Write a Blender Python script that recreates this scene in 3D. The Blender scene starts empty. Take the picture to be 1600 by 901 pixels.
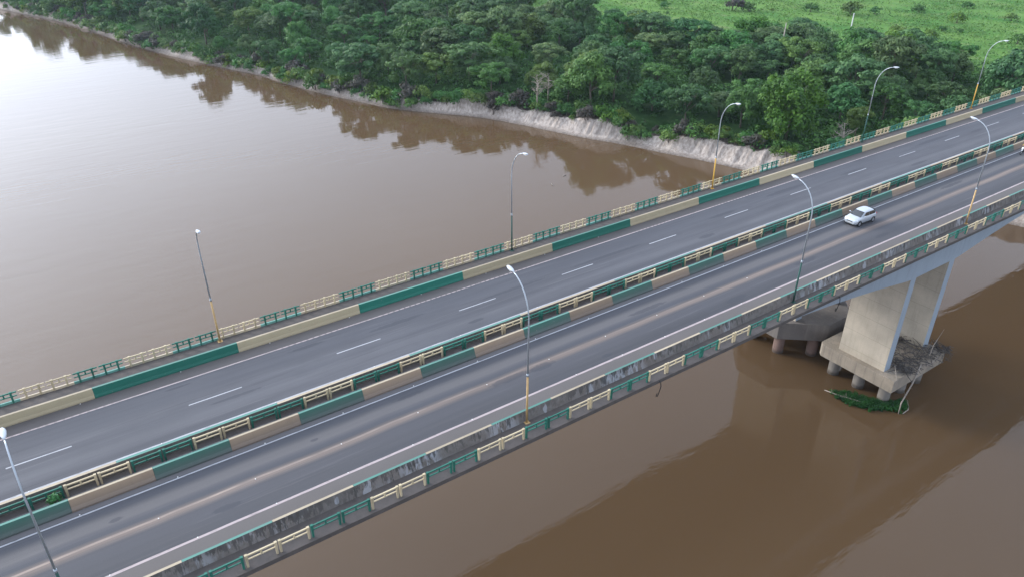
import bpy, bmesh, math, random
from mathutils import Vector, Matrix, noise
R = math.radians
scene = bpy.context.scene
col = scene.collection

# ------------------------------------------------------------------ camera
# world frame: x runs along the bridges, y across them, z = 0 is the road level
cam_d = bpy.data.cameras.new("camera")
cam = bpy.data.objects.new("camera", cam_d); col.objects.link(cam)
cam.location = (0, 0, 35.6)
cam.rotation_euler = (R(90 - 29.404), 0, R(-34.65))
cam_d.sensor_width = 36.0; cam_d.lens = 26.55
cam_d.clip_start = 0.5; cam_d.clip_end = 20000
scene.camera = cam

# ------------------------------------------------------------------ world and sun
SUN_EL = 22.0
SUN_DIR_AZ = 119.0            # azimuth (from +x towards +y) where the veiled sun stands
world = bpy.data.worlds.new("World"); scene.world = world
world.use_nodes = True
nt = world.node_tree; nt.nodes.clear()
N = nt.nodes.new; L = nt.links.new
out = N("ShaderNodeOutputWorld"); bg = N("ShaderNodeBackground")
sky = N("ShaderNodeTexSky"); sky.sky_type = 'NISHITA'; sky.sun_disc = False
sky.sun_elevation = R(SUN_EL); sky.sun_rotation = R(90 - SUN_DIR_AZ)
sky.air_density = 1.0; sky.dust_density = 3.0; sky.ozone_density = 1.0
hsv = N("ShaderNodeHueSaturation"); hsv.inputs['Saturation'].default_value = 0.5
# overcast veil: thin cloud layer with soft mottling
tc = N("ShaderNodeTexCoord"); nz = N("ShaderNodeTexNoise")
nz.inputs['Scale'].default_value = 2.6; nz.inputs['Detail'].default_value = 5
mp = N("ShaderNodeMapping"); mp.inputs['Scale'].default_value = (1, 1, 2.2)
rmp = N("ShaderNodeValToRGB")
rmp.color_ramp.elements[0].position = .3; rmp.color_ramp.elements[0].color = (4.7, 5.4, 6.9, 1)
rmp.color_ramp.elements[1].position = .7; rmp.color_ramp.elements[1].color = (5.9, 6.65, 8.1, 1)
mx = N("ShaderNodeMixRGB"); mx.blend_type = 'MIX'; mx.inputs[0].default_value = .8
L(sky.outputs[0], hsv.inputs['Color']); L(tc.outputs['Generated'], mp.inputs[0]); L(mp.outputs[0], nz.inputs['Vector'])
# the cloud glows round the veiled sun
sdir = (math.cos(R(SUN_EL)) * math.cos(R(SUN_DIR_AZ)), math.cos(R(SUN_EL)) * math.sin(R(SUN_DIR_AZ)), math.sin(R(SUN_EL)))
dt = N("ShaderNodeVectorMath"); dt.operation = 'DOT_PRODUCT'; dt.inputs[1].default_value = sdir
nrm_ = N("ShaderNodeVectorMath"); nrm_.operation = 'NORMALIZE'; L(tc.outputs['Generated'], nrm_.inputs[0]); L(nrm_.outputs[0], dt.inputs[0])
mxx = N("ShaderNodeMath"); mxx.operation = 'MAXIMUM'; mxx.inputs[1].default_value = 0; L(dt.outputs['Value'], mxx.inputs[0])
pw = N("ShaderNodeMath"); pw.operation = 'POWER'; pw.inputs[1].default_value = 4.0; L(mxx.outputs[0], pw.inputs[0])
gl = N("ShaderNodeMixRGB"); gl.blend_type = 'MULTIPLY'; gl.inputs[0].default_value = 1; gl.inputs[2].default_value = (13.6, 15.0, 17.4, 1); L(pw.outputs[0], gl.inputs[1])
ad = N("ShaderNodeMixRGB"); ad.blend_type = 'ADD'; ad.inputs[0].default_value = 1
L(nz.outputs['Fac'], rmp.inputs[0]); L(rmp.outputs[0], ad.inputs[1]); L(gl.outputs[0], ad.inputs[2])
L(hsv.outputs[0], mx.inputs[1]); L(ad.outputs[0], mx.inputs[2])
L(mx.outputs[0], bg.inputs['Color']); bg.inputs['Strength'].default_value = 0.13
L(bg.outputs[0], out.inputs[0])

sun_d = bpy.data.lights.new("sun", 'SUN'); sun = bpy.data.objects.new("sun", sun_d); col.objects.link(sun)
sun_d.energy = 1.5; sun_d.angle = R(18); sun_d.color = (1.0, .94, .84)
sv = Vector((math.cos(R(SUN_EL)) * math.cos(R(SUN_DIR_AZ)), math.cos(R(SUN_EL)) * math.sin(R(SUN_DIR_AZ)), math.sin(R(SUN_EL))))
sun.rotation_euler = sv.to_track_quat('Z', 'Y').to_euler()

vs = scene.view_settings
vs.view_transform = 'Standard'; vs.look = 'None'; vs.gamma = 1; vs.use_curve_mapping = False
vs.exposure = 0.85

# ------------------------------------------------------------------ helpers
WATER = -22.8
GROUND = -17.4
def tag(o, label=None, cat=None, group=None, kind=None):
    if label: o['label'] = label
    if cat: o['category'] = cat
    if group: o['group'] = group
    if kind: o['kind'] = kind
    return o
def empty(name, loc=(0, 0, 0), rz=0):
    o = bpy.data.objects.new(name, None); col.objects.link(o)
    o.location = loc; o.rotation_euler = (0, 0, rz); o.empty_display_size = .3
    return o
class MB:
    def __init__(self): self.v = []; self.f = []; self.m = []; self.smooth = []
    def face(self, idx, mi=0, sm=False): self.f.append(idx); self.m.append(mi); self.smooth.append(sm)
    def add(self, vs_, fs, mi=0, sm=False):
        b = len(self.v); self.v += [tuple(p) for p in vs_]
        for f in fs: self.face([b + i for i in f], mi, sm)
    def box(self, x0, x1, y0, y1, z0, z1, mi=0):
        self.add([(x0,y0,z0),(x1,y0,z0),(x1,y1,z0),(x0,y1,z0),(x0,y0,z1),(x1,y0,z1),(x1,y1,z1),(x0,y1,z1)],
                 [(0,3,2,1),(4,5,6,7),(0,1,5,4),(1,2,6,5),(2,3,7,6),(3,0,4,7)], mi)
    def prism(self, prof, x0, x1, mi=0, sm=False):
        """closed profile of (y,z), swept along x"""
        n = len(prof)
        self.add([(x0, y, z) for y, z in prof] + [(x1, y, z) for y, z in prof],
                 [(i, (i+1) % n, n + (i+1) % n, n + i) for i in range(n)] + [tuple(range(n))[::-1], tuple(range(n, 2*n))], mi, sm)
    def poly_z(self, pts, z0, z1, mi=0):
        n = len(pts)
        self.add([(x, y, z0) for x, y in pts] + [(x, y, z1) for x, y in pts],
                 [(i, (i+1) % n, n + (i+1) % n, n + i) for i in range(n)] + [tuple(range(n))[::-1], tuple(range(n, 2*n))], mi)
    def tube(self, pts, rads, seg=8, mi=0, caps=True, sm=True):
        pts = [Vector(p) for p in pts]; b0 = len(self.v)
        if not isinstance(rads, (list, tuple)): rads = [rads] * len(pts)
        up = Vector((0, 0, 1)); prev = None
        for i, p in enumerate(pts):
            t = (pts[min(i+1, len(pts)-1)] - pts[max(i-1, 0)]).normalized()
            if prev is None:
                a = up if abs(t.z) < .9 else Vector((1, 0, 0))
                x = t.cross(a).normalized()
            else:
                x = (prev - t * prev.dot(t)).normalized()
            prev = x; y = t.cross(x)
            for k in range(seg):
                w = 2*math.pi*k/seg
                self.v.append(tuple(p + (x*math.cos(w) + y*math.sin(w)) * rads[i]))
        for i in range(len(pts)-1):
            for k in range(seg):
                a = b0 + i*seg + k; b = b0 + i*seg + (k+1) % seg
                self.face([a, b, b + seg, a + seg], mi, sm)
        if caps:
            self.face([b0 + k for k in range(seg)][::-1], mi); e = b0 + (len(pts)-1)*seg
            self.face([e + k for k in range(seg)], mi)
    def mesh(self, name, mats):
        me = bpy.data.meshes.new(name)
        me.from_pydata(self.v, [], self.f)
        if not isinstance(mats, (list, tuple)): mats = [mats]
        for m in mats: me.materials.append(m)
        me.polygons.foreach_set('material_index', self.m)
        me.polygons.foreach_set('use_smooth', self.smooth)
        me.update(); return me
    def build(self, name, mats, parent=None, fix=True):
        me = self.mesh(name, mats)
        if fix:
            bm = bmesh.new(); bm.from_mesh(me); bmesh.ops.recalc_face_normals(bm, faces=bm.faces); bm.to_mesh(me); bm.free()
        return put(name, me, parent)
def put(name, me, parent=None, loc=None):
    o = bpy.data.objects.new(name, me); col.objects.link(o)
    if parent: o.parent = parent
    if loc: o.location = loc
    return o
def copy_tree(o, parent=None):
    c = o.copy(); col.objects.link(c)
    if parent: c.parent = parent
    for ch in list(o.children): copy_tree(ch, c)
    return c

# ------------------------------------------------------------------ materials
def new_mat(name):
    m = bpy.data.materials.new(name); m.use_nodes = True
    t = m.node_tree; b = t.nodes['Principled BSDF']
    return m, t, b
def rgb(c): return (c[0], c[1], c[2], 1)
def simple(name, c, rough=.6, metal=0, spec=.5):
    m, t, b = new_mat(name)
    b.inputs['Base Color'].default_value = rgb(c); b.inputs['Roughness'].default_value = rough
    b.inputs['Metallic'].default_value = metal; b.inputs['Specular IOR Level'].default_value = spec
    return m
class G:
    """little node-graph helper"""
    def __init__(s, t): s.t = t
    def n(s, k, **kw):
        x = s.t.nodes.new(k)
        for a, v in kw.items(): setattr(x, a, v)
        return x
    def l(s, a, b): s.t.links.new(a, b)
    def pos(s): return s.n('ShaderNodeNewGeometry').outputs['Position']
    def mapping(s, v, scale=(1,1,1), loc=(0,0,0)):
        m = s.n('ShaderNodeMapping'); m.inputs['Scale'].default_value = scale; m.inputs['Location'].default_value = loc
        s.l(v, m.inputs[0]); return m.outputs[0]
    def noise(s, v, scale, detail=4, rough=.55, dist=0):
        k = s.n('ShaderNodeTexNoise'); k.inputs['Scale'].default_value = scale; k.inputs['Detail'].default_value = detail
        k.inputs['Roughness'].default_value = rough; k.inputs['Distortion'].default_value = dist
        s.l(v, k.inputs['Vector']); return k.outputs['Fac']
    def ramp(s, f, stops):
        r = s.n('ShaderNodeValToRGB'); e = r.color_ramp.elements
        while len(e) < len(stops): e.new(.5)
        for i, (p, c) in enumerate(stops):
            e[i].position = p; e[i].color = rgb(c) if isinstance(c, (tuple, list)) else (c, c, c, 1)
        s.l(f, r.inputs[0]); return r.outputs[0]
    def mix(s, f, a, b, mode='MIX'):
        m = s.n('ShaderNodeMixRGB', blend_type=mode)
        for i, x in ((0, f), (1, a), (2, b)):
            if isinstance(x, (int, float)): m.inputs[i].default_value = x if i == 0 else (x, x, x, 1)
            elif isinstance(x, (tuple, list)): m.inputs[i].default_value = rgb(x)
            else: s.l(x, m.inputs[i])
        return m.outputs[0]
    def math(s, op, a, b=0.0, c=None):
        m = s.n('ShaderNodeMath', operation=op)
        for i, x in enumerate((a, b, c)):
            if x is None: continue
            if isinstance(x, (int, float)): m.inputs[i].default_value = x
            else: s.l(x, m.inputs[i])
        return m.outputs[0]
    def sep(s, v):
        k = s.n('ShaderNodeSeparateXYZ'); s.l(v, k.inputs[0]); return k.outputs
    def bump(s, h, strength, dist=.02):
        b = s.n('ShaderNodeBump'); b.inputs['Strength'].default_value = strength; b.inputs['Distance'].default_value = dist
        s.l(h, b.inputs['Height']); return b.outputs[0]
    def band(s, x, c, w, soft):
        """1 inside |x-c|<w, soft edges"""
        d = s.math('ABSOLUTE', s.math('SUBTRACT', x, c))
        m = s.n('ShaderNodeMapRange'); m.inputs[1].default_value = w; m.inputs[2].default_value = w + soft
        m.inputs[3].default_value = 1; m.inputs[4].default_value = 0
        s.l(d, m.inputs[0]); return m.outputs[0]

def concrete(name, a, b, dark, scale=.5, streak=.5, rough=.85, bluish=None):
    m, t, bs = new_mat(name); g = G(t); p = g.pos()
    n1 = g.noise(p, scale, 6, .6); n2 = g.noise(g.mapping(p, (2.4, 2.4, .22)), 1.0, 4, .6); n3 = g.noise(p, 9, 3)
    c = g.mix(g.ramp(n1, [(.3, 0), (.7, 1)]), a, b)
    c = g.mix(g.math('MULTIPLY', g.ramp(n2, [(.5, 0), (.72, 1)]), streak), c, dark)
    c = g.mix(.25, c, g.ramp(n3, [(.2, .35), (.8, 1.0)]), 'MULTIPLY')
    g.l(c, bs.inputs['Base Color']); bs.inputs['Roughness'].default_value = rough
    g.l(g.bump(n3, .25, .01), bs.inputs['Normal'])
    return m

def paint(name, c, dirt, amount=.35, low_dirt=0.0, lowcol=(.1,.09,.085), top=.82):
    """painted concrete with blotchy dirt, grimier towards the foot of the barrier where spray hits it"""
    m, t, bs = new_mat(name); g = G(t); p = g.pos()
    n1 = g.noise(g.mapping(p, (.35, 1, 1.6)), 1.3, 6, .62); n2 = g.noise(g.mapping(p, (5, 5, .5)), 1.0, 3)
    k = g.mix(g.math('MULTIPLY', g.ramp(n1, [(.35, 0), (.75, 1)]), amount), c, dirt)
    k = g.mix(g.math('MULTIPLY', g.ramp(n2, [(.55, 0), (.8, 1)]), amount * .8), k, dirt)
    if low_dirt:
        z = g.sep(p)[2]
        zz = g.math('ADD', z, g.math('MULTIPLY', g.math('SUBTRACT', n1, .5), .35))
        mr = g.n('ShaderNodeMapRange'); mr.inputs[1].default_value = .08; mr.inputs[2].default_value = top
        mr.inputs[3].default_value = low_dirt; mr.inputs[4].default_value = 0; g.l(zz, mr.inputs[0])
        k = g.mix(mr.outputs[0], k, lowcol)
    oi = g.n('ShaderNodeObjectInfo'); rv = g.math('ADD', g.math('MULTIPLY', oi.outputs['Random'], .30), .82)
    cv = g.n('ShaderNodeCombineXYZ'); [g.l(rv, cv.inputs[i]) for i in range(3)]
    k = g.mix(1.0, k, cv.outputs[0], 'MULTIPLY')
    chip = g.noise(g.mapping(p, (2.2, 2.2, 3.2)), 1.6, 6, .75)
    k = g.mix(g.math('MULTIPLY', g.ramp(chip, [(.63, 0), (.67, 1)]), .5), k, (.23, .205, .175))
    g.l(k, bs.inputs['Base Color']); bs.inputs['Roughness'].default_value = .7
    return m

CREAM = (.50, .41, .25); GREEN = (.010, .165, .115); LCREAM = (.62, .55, .40); LGREEN = (.16, .42, .35)
M = {}
M['cream_far'] = paint('cream barrier paint', (.47, .395, .245), (.33, .27, .175), .4, .25, (.20, .165, .12))
M['green_far'] = paint('green barrier paint', (.006, .140, .095), (.006, .11, .08), .35, .2, (.03, .10, .08))
M['cream_mid'] = paint('grimy cream paint', (.33, .24, .155), (.23, .16, .11), .6, .75, (.115, .095, .085))
M['green_mid'] = paint('grimy green paint', (.03, .125, .09), (.05, .10, .08), .6, .8, (.085, .085, .085))
M['cream_top'] = paint('pale cream top', (.40, .335, .235), (.25, .2, .14), .6)  # cream and green tops: wear plus caught light, put into the colour
M['green_top'] = paint('pale green top', (.075, .225, .18), (.11, .17, .15), .6)
M['cream_rail'] = paint('cream railing paint', (.50, .42, .27), (.33, .27, .18), .5)
M['green_rail'] = paint('green railing paint', (.014, .14, .10), (.012, .08, .06), .55)
M['cream_plinth'] = paint('pale cream plinth', (.55, .47, .34), (.3, .26, .2), .5)
M['green_plinth'] = paint('pale green plinth', (.14, .34, .29), (.08, .2, .17), .5)
M['concrete'] = concrete('weathered concrete', (.56, .50, .405), (.46, .41, .335), (.30, .26, .205), .35, .3)
M['concrete_shaded'] = concrete('shade darkened concrete', (.16, .14, .125), (.11, .10, .09), (.05, .045, .04), .6, .6)  # shade behind the median railing, put into the concrete colour
m_ = M['concrete']; t_ = m_.node_tree; g = G(t_); bs_ = t_.nodes['Principled BSDF']; src = bs_.inputs['Base Color'].links[0].from_socket
p = g.pos(); zz = g.sep(p)[2]; wb = g.noise(g.mapping(p, (.6, .6, .6)), 1.0, 4)
fr = g.math('FRACT', g.math('DIVIDE', g.math('ADD', zz, g.math('MULTIPLY', wb, .10)), 2.45))
jt = g.math('LESS_THAN', fr, .022)
lowz = g.n('ShaderNodeMapRange'); lowz.inputs[1].default_value = -18.2; lowz.inputs[2].default_value = -15.5; lowz.inputs[3].default_value = 1; lowz.inputs[4].default_value = 0
g.l(g.math('ADD', zz, g.math('MULTIPLY', wb, 1.5)), lowz.inputs[0])
k_ = g.mix(g.math('MULTIPLY', jt, .4), src, (.2, .175, .14))
k_ = g.mix(g.math('MULTIPLY', lowz.outputs[0], .35), k_, (.30, .235, .16))
tone = g.noise(g.mapping(p, (.15, .35, .41)), 1.0, 2)
k_ = g.mix(.5, k_, g.ramp(tone, [(.35, .78), (.65, 1.08)]), 'MULTIPLY')
g.l(k_, bs_.inputs['Base Color'])
M['web'] = concrete('shade blue girder concrete', (.34, .40, .46), (.29, .345, .40), (.22, .235, .25), .25, .3)  # bluish skylit shade of the near faces put into the concrete colour
M['deck'] = concrete('dark walkway concrete', (.105, .09, .082), (.075, .066, .062), (.03, .028, .027), .8, .3)  # one dark concrete for deck slab, edges and walkways
M['cap'] = concrete('stained pile cap concrete', (.36, .305, .24), (.25, .215, .17), (.11, .095, .08), .5, .5)
M['old_cap'] = concrete('old grey cap concrete', (.185, .165, .15), (.135, .12, .11), (.25, .215, .185), .4, .5)
M['pile'] = concrete('pile concrete', (.22, .2, .175), (.17, .15, .13), (.08, .07, .06), .9, .5)
M['old_pile'] = concrete('reddish old pile', (.21, .135, .11), (.16, .105, .085), (.07, .05, .04), .9, .5)
for nm_ in ('pile', 'old_pile'):      # wet tide mark above the water
    t_ = M[nm_].node_tree; g = G(t_); bs_ = t_.nodes['Principled BSDF']; src = bs_.inputs['Base Color'].links[0].from_socket
    p = g.pos(); zz = g.math('ADD', g.sep(p)[2], g.math('MULTIPLY', g.noise(p, 2.0, 4), .5)); mr_ = g.n('ShaderNodeMapRange')
    mr_.inputs[1].default_value = WATER + .55; mr_.inputs[2].default_value = WATER + .95; mr_.inputs[3].default_value = .8; mr_.inputs[4].default_value = 0
    g.l(zz, mr_.inputs[0]); g.l(g.mix(mr_.outputs[0], src, (.05, .038, .028)), bs_.inputs['Base Color'])
M['galv'] = simple('galvanised steel', (.42, .46, .5), .42, .6)
M['lamp_white'] = simple('lamp head enamel', (.52, .56, .60), .4)
M['lens'] = simple('lamp lens', (.75, .75, .72), .15)
M['pole_yellow'] = paint('yellow pole paint', (.58, .33, .045), (.35, .2, .05), .4)
M['pole_cream'] = paint('faded yellow pole paint', (.55, .36, .15), (.3, .2, .1), .5)
M['pole_green'] = paint('dark green pole paint', (.012, .07, .055), (.03, .06, .05), .4)
M['steel_dark'] = simple('dark steel', (.03, .03, .033), .5, .5)
M['rubber'] = simple('black rubber', (.015, .015, .016), .8)
M['white_stud'] = simple('white road stud', (.78, .78, .75), .5)
M['pipe'] = simple('grey pipe', (.16, .15, .15), .6)

# stained outer face of the near barrier: white lime, black streaks
m, t, bs = new_mat('streaked barrier back'); g = G(t); p = g.pos()
n1 = g.noise(g.mapping(p, (3.2, 3.2, .25)), 1.0, 5, .7); n2 = g.noise(g.mapping(p, (.16, .2, .2)), 1.0, 3); n3 = g.noise(g.mapping(p, (9, 9, .35)), 1.0, 3, .6)
n4 = g.noise(p, 2.5, 5, .6)
base = g.mix(g.ramp(n4, [(.35, 0), (.65, 1)]), (.135, .118, .107), (.185, .168, .155))
patchy = g.ramp(n2, [(.47, .0), (.6, 1)])
sxx = g.sep(p)[0]
fine = g.noise(g.mapping(p, (2.2, 2.2, .12)), 1.0, 4, .65)
lime = g.math('MULTIPLY', patchy, g.ramp(fine, [(.46, 0), (.54, 1)]))
n5 = g.noise(g.mapping(p, (.9, 2.0, .03)), 1.0, 2, .4)      # sparse isolated lime runs
lime = g.math('MAXIMUM', lime, g.math('MULTIPLY', g.math('GREATER_THAN', n5, .70), .9))
base = g.mix(g.math('MULTIPLY', lime, .9), base, (.34, .35, .375))
z = g.sep(p)[2]
hi = g.n('ShaderNodeMapRange'); hi.inputs[1].default_value = .05; hi.inputs[2].default_value = .8; g.l(z, hi.inputs[0])
n6 = g.noise(g.mapping(p, (.07, .2, .2), (31, 0, 0)), 1.0, 2)
blk = g.ramp(g.math('ADD', g.math('MULTIPLY', hi.outputs[0], .13), g.math('ADD', n1, g.math('MULTIPLY', g.math('SUBTRACT', n6, .5), .35))), [(.57, 0), (.64, 1)])
base = g.mix(g.math('MULTIPLY', g.math('MULTIPLY', blk, .78), g.ramp(n2, [(.38, .35), (.55, 1)])), base, (.03, .028, .027))
g.l(base, bs.inputs['Base Color']); bs.inputs['Roughness'].default_value = .85
M['wall_back'] = m

# asphalt: wheel tracks and dust bands run along the bridge, patches of newer tar
def asphalt(name, y0, y1, shoulder, far):
    m, t, bs = new_mat(name); g = G(t); p = g.pos(); sx, sy, sz = g.sep(p)
    nl = g.noise(g.mapping(p, (.035, .9, 1)), 1.0, 5, .55); nb = g.noise(g.mapping(p, (.12, .35, 1)), 1.0, 5, .6)
    nf = g.noise(p, 14, 3, .6); wob = g.noise(g.mapping(p, (.08, .02, 1)), 1.0, 3)
    c = g.mix(g.ramp(nl, [(.3, 0), (.7, 1)]), (.060, .062, .073) if far else (.043, .044, .051), (.089, .091, .103) if far else (.066, .066, .073))
    c = g.mix(g.math('MULTIPLY', g.ramp(nb, [(.46, 0), (.66, 1)]), .6), c, (.056, .058, .068))
    tarn = g.noise(g.mapping(p, (.06, 2.6, 1), (7, 3, 0)), 1.0, 5, .65)
    c = g.mix(g.math('MULTIPLY', g.ramp(tarn, [(.57, 0), (.66, 1)]), .6), c, (.045, .047, .056))
    c = g.mix(g.math('MULTIPLY', g.ramp(tarn, [(.33, 1), (.42, 0)]), .3), c, (.155, .15, .155))
    yy = g.math('ADD', sy, g.math('MULTIPLY', g.math('SUBTRACT', wob, .5), .5))
    if far:
        c = g.mix(g.math('MULTIPLY', g.band(yy, 53.0, .25, .9), .45), c, (.060, .064, .078))
        c = g.mix(g.math('MULTIPLY', g.band(yy, 49.3, .2, .7), .25), c, (.135, .135, .145))
        c = g.mix(g.band(sy, 55.45, .72, .12), c, g.mix(g.ramp(nb, [(.3, 0), (.7, 1)]), (.088, .079, .077), (.122, .110, .105)))
        spots = [(16.0, 53.6, 1.8, .25), (36, 51.8, 4.5, .22), (48, 52.0, 5.5, .25), (66, 52.4, 2.5, .3), (5.5, 53.9, 1.2, .15), (101, 49.0, 2.2, .3), (122, 51.9, 2, .3), (24, 52.7, 3.2, .3), (60, 49.4, 1.4, .35), (78, 53.0, 4.5, .4), (91, 52.2, 3, .3), (30, 49.0, 1.0, .25), (9, 50.2, 2.2, .2), (112, 53.2, 5, .4)]
    else:
        # pale dust ridge between the lanes, lighter and darker wheel bands
        c = g.mix(g.math('MULTIPLY', g.band(yy, 42.0, .3, .5), .5), c, (.155, .145, .145))
        c = g.mix(g.math('MULTIPLY', g.band(yy, 43.1, .1, .45), .55), c, (.062, .066, .08))
        c = g.mix(g.math('MULTIPLY', g.band(yy, 41.2, .1, .45), .55), c, (.062, .066, .08))
        c = g.mix(g.math('MULTIPLY', g.band(yy, 39.4, .2, .6), .5), c, (.078, .078, .088))
        c = g.mix(g.math('MULTIPLY', g.band(yy, 40.42, .10, .45), g.ramp(nl, [(.25, .3), (.7, .68)])), c, (.27, .205, .165))
        c = g.mix(g.math('MULTIPLY', g.band(yy, 40.56, .05, .07), g.math('MULTIPLY', g.ramp(g.noise(g.mapping(p, (.4, 3, 1)), 1.0, 4), [(.3, .1), (.65, .85)]), g.ramp(g.math('DIVIDE', sx, 60.0), [(.05, 1), (.5, .3)]))), c, (.36, .285, .235))
        c = g.mix(g.band(sy, 43.85, .18, .1), c, (.125, .12, .125))
        c = g.mix(g.band(sy, 36.75, .62, .1), c, g.mix(nb, (.088, .080, .077), (.130, .117, .112)))
        spots = [(30.6, 40.0, 1.5, .42), (27.5, 40.15, 2.2, .36), (52.2, 38.4, 1.6, .4), (-1, 41.9, .5, .2), (76, 38.6, 1.5, .3), (12, 42.0, .35, .15), (5, 39.0, 1.1, .3), (44, 41.8, 2.6, .28), (64, 39.5, 2.0, .35), (20, 42.7, 1.6, .2), (97, 42.2, 3, .3), (36, 38.2, .6, .25)]
    for (a, b, ra, rb) in spots:
        d = g.math('ADD', g.math('POWER', g.math('DIVIDE', g.math('SUBTRACT', sx, a), ra), 2.0),
                   g.math('POWER', g.math('DIVIDE', g.math('SUBTRACT', sy, b), rb), 2.0))
        d = g.math('ADD', d, g.math('MULTIPLY', g.math('SUBTRACT', g.noise(p, 2.2, 4), .5), 1.6))
        c = g.mix(g.math('MULTIPLY', g.ramp(d, [(.5, 1), (.95, 0)]), .6), c, (.038, .041, .052))
    c = g.mix(.35, c, g.ramp(nf, [(.2, .6), (.8, 1.15)]), 'MULTIPLY')
    g.l(c, bs.inputs['Base Color']); bs.inputs['Roughness'].default_value = .82
    return m
M['asphalt_near'] = asphalt('worn asphalt', 36, 44, 0, False)
M['asphalt_far'] = asphalt('worn asphalt far', 47, 56, 0, True)
def worn(name, c, asph=(.13, .13, .145), wear=.5, dotted=None):
    m, t, bs = new_mat(name); g = G(t); p = g.pos(); sx = g.sep(p)[0]
    n = g.noise(g.mapping(p, (1.2, 6, 1)), 1.0, 5, .7)
    f = g.ramp(n, [(wear - .12, 1), (wear + .12, .0)])
    k = g.mix(f, c, asph)
    if dotted:
        d = g.math('GREATER_THAN', g.math('FRACT', g.math('DIVIDE', sx, dotted)), .68)
        n0 = g.noise(g.mapping(p, (.05, 0, 0)), 1.0, 2)
        k = g.mix(g.math('MULTIPLY', d, g.ramp(n0, [(.45, 0), (.55, .75)])), k, asph)
    # f goes paint->asphalt when the noise is low
    g.l(k, bs.inputs['Base Color']); bs.inputs['Roughness'].default_value = .7
    return m
M['line_white'] = worn('worn white line', (.36, .365, .385), (.10, .10, .11), wear=.36)
M['line_pink'] = worn('dusty pink line', (.42, .345, .33), (.13, .115, .112), wear=.38, dotted=.55)
M['line_kerb'] = worn('rosy edge line', (.38, .315, .31), (.19, .165, .16), wear=.38)

# foliage
def foliage(name, lo, hi, var=.25):
    m, t, bs = new_mat(name); g = G(t)
    a = g.n('ShaderNodeAttribute', attribute_name='tint'); oi = g.n('ShaderNodeObjectInfo')
    c = g.mix(a.outputs['Fac'], lo, hi)
    h = g.n('ShaderNodeHueSaturation')
    g.l(g.math('ADD', g.math('MULTIPLY', oi.outputs['Random'], .07), .465), h.inputs['Hue'])
    v = g.math('ADD', g.math('MULTIPLY', g.math('FRACT', g.math('MULTIPLY', oi.outputs['Random'], 17.3)), var * 2), 1 - var)
    g.l(v, h.inputs['Value']); g.l(c, h.inputs['Color'])
    g.l(h.outputs[0], bs.inputs['Base Color'])
    bs.inputs['Roughness'].default_value = .6; bs.inputs['Specular IOR Level'].default_value = .25
    tr = g.n('ShaderNodeBsdfTranslucent'); g.l(h.outputs[0], tr.inputs['Color'])
    ms = g.n('ShaderNodeMixShader'); ms.inputs[0].default_value = .22
    o = t.nodes['Material Output']
    g.l(bs.outputs[0], ms.inputs[1]); g.l(tr.outputs[0], ms.inputs[2]); g.l(ms.outputs[0], o.inputs[0])
    return m
M['leaf_dark'] = foliage('dark leaves', (.026, .080, .022), (.078, .182, .054))
M['leaf_mid'] = foliage('green leaves', (.036, .102, .020), (.106, .220, .048))
M['leaf_grey'] = foliage('grey green leaves', (.038, .096, .032), (.124, .218, .074))
M['leaf_bright'] = foliage('bright leaves', (.038, .100, .008), (.125, .225, .028), .15)
M['leaf_dry'] = foliage('dry brush', (.045, .042, .034), (.11, .10, .085))
M['grass_tuft'] = foliage('grass tufts', (.045, .14, .028), (.12, .245, .06), .1)
M['weed'] = foliage('floating weed', (.010, .040, .010), (.040, .13, .026), .1)
M['bark'] = concrete('bark', (.16, .13, .105), (.11, .09, .07), (.05, .04, .03), 2.5, .5)
M['pale_wood'] = concrete('bleached wood', (.40, .35, .30), (.28, .24, .20), (.14, .12, .1), 3, .5)
M['dark_wood'] = concrete('dark driftwood', (.12, .108, .10), (.06, .053, .049), (.025, .023, .022), 3, .5)

# water
m, t, bs = new_mat('muddy river water'); g = G(t); p = g.pos()
big = g.noise(g.mapping(p, (.006, .009, 1)), 1.0, 5, .55)
c = g.mix(g.ramp(big, [(.35, 0), (.65, 1)]), (.094, .058, .030), (.106, .067, .036))
g.l(c, bs.inputs['Base Color']); bs.inputs['Roughness'].default_value = .035; bs.inputs['IOR'].default_value = 1.333
w1 = g.noise(g.mapping(p, (.09, .40, 1)), 1.0, 4, .5, .5); w2 = g.noise(g.mapping(p, (.9, 1.6, 1)), 1.0, 3, .55)
w3 = g.noise(g.mapping(p, (.03, .05, 1)), 1.0, 2)
h = g.math('ADD', g.math('MULTIPLY', w1, .105), g.math('MULTIPLY', w2, .020))
h = g.math('MULTIPLY', h, g.ramp(w3, [(.3, .45), (.7, 1.0)]))
g.l(g.bump(h, .40, 1.0), bs.inputs['Normal']); bs.inputs['Specular IOR Level'].default_value = .58
M['water'] = m

# terrain: sand cliff, forest floor, pasture (vertex attribute 'grass')
m, t, bs = new_mat('river bank soil'); g = G(t); p = g.pos(); sx, sy, sz = g.sep(p)
at_ = g.n('ShaderNodeAttribute', attribute_name='grass'); cl = g.n('ShaderNodeAttribute', attribute_name='cliff')
ns = g.noise(g.mapping(p, (2.0, 2.0, .16)), 1.0, 6, .7); nb = g.noise(p, .12, 5, .6); nm = g.noise(p, .5, 5, .65); nn = g.noise(p, 2.0, 4, .6)
sand = g.mix(g.ramp(ns, [(.3, 0), (.65, 1)]), (.20, .165, .14), (.54, .475, .42))
sand = g.mix(g.ramp(nm, [(.52, 0), (.75, .55)]), sand, (.15, .125, .105))
lowb = g.n('ShaderNodeMapRange'); lowb.inputs[1].default_value = WATER + .15; lowb.inputs[2].default_value = WATER + .7
lowb.inputs[3].default_value = .75; lowb.inputs[4].default_value = 0; g.l(sz, lowb.inputs[0])
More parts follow.
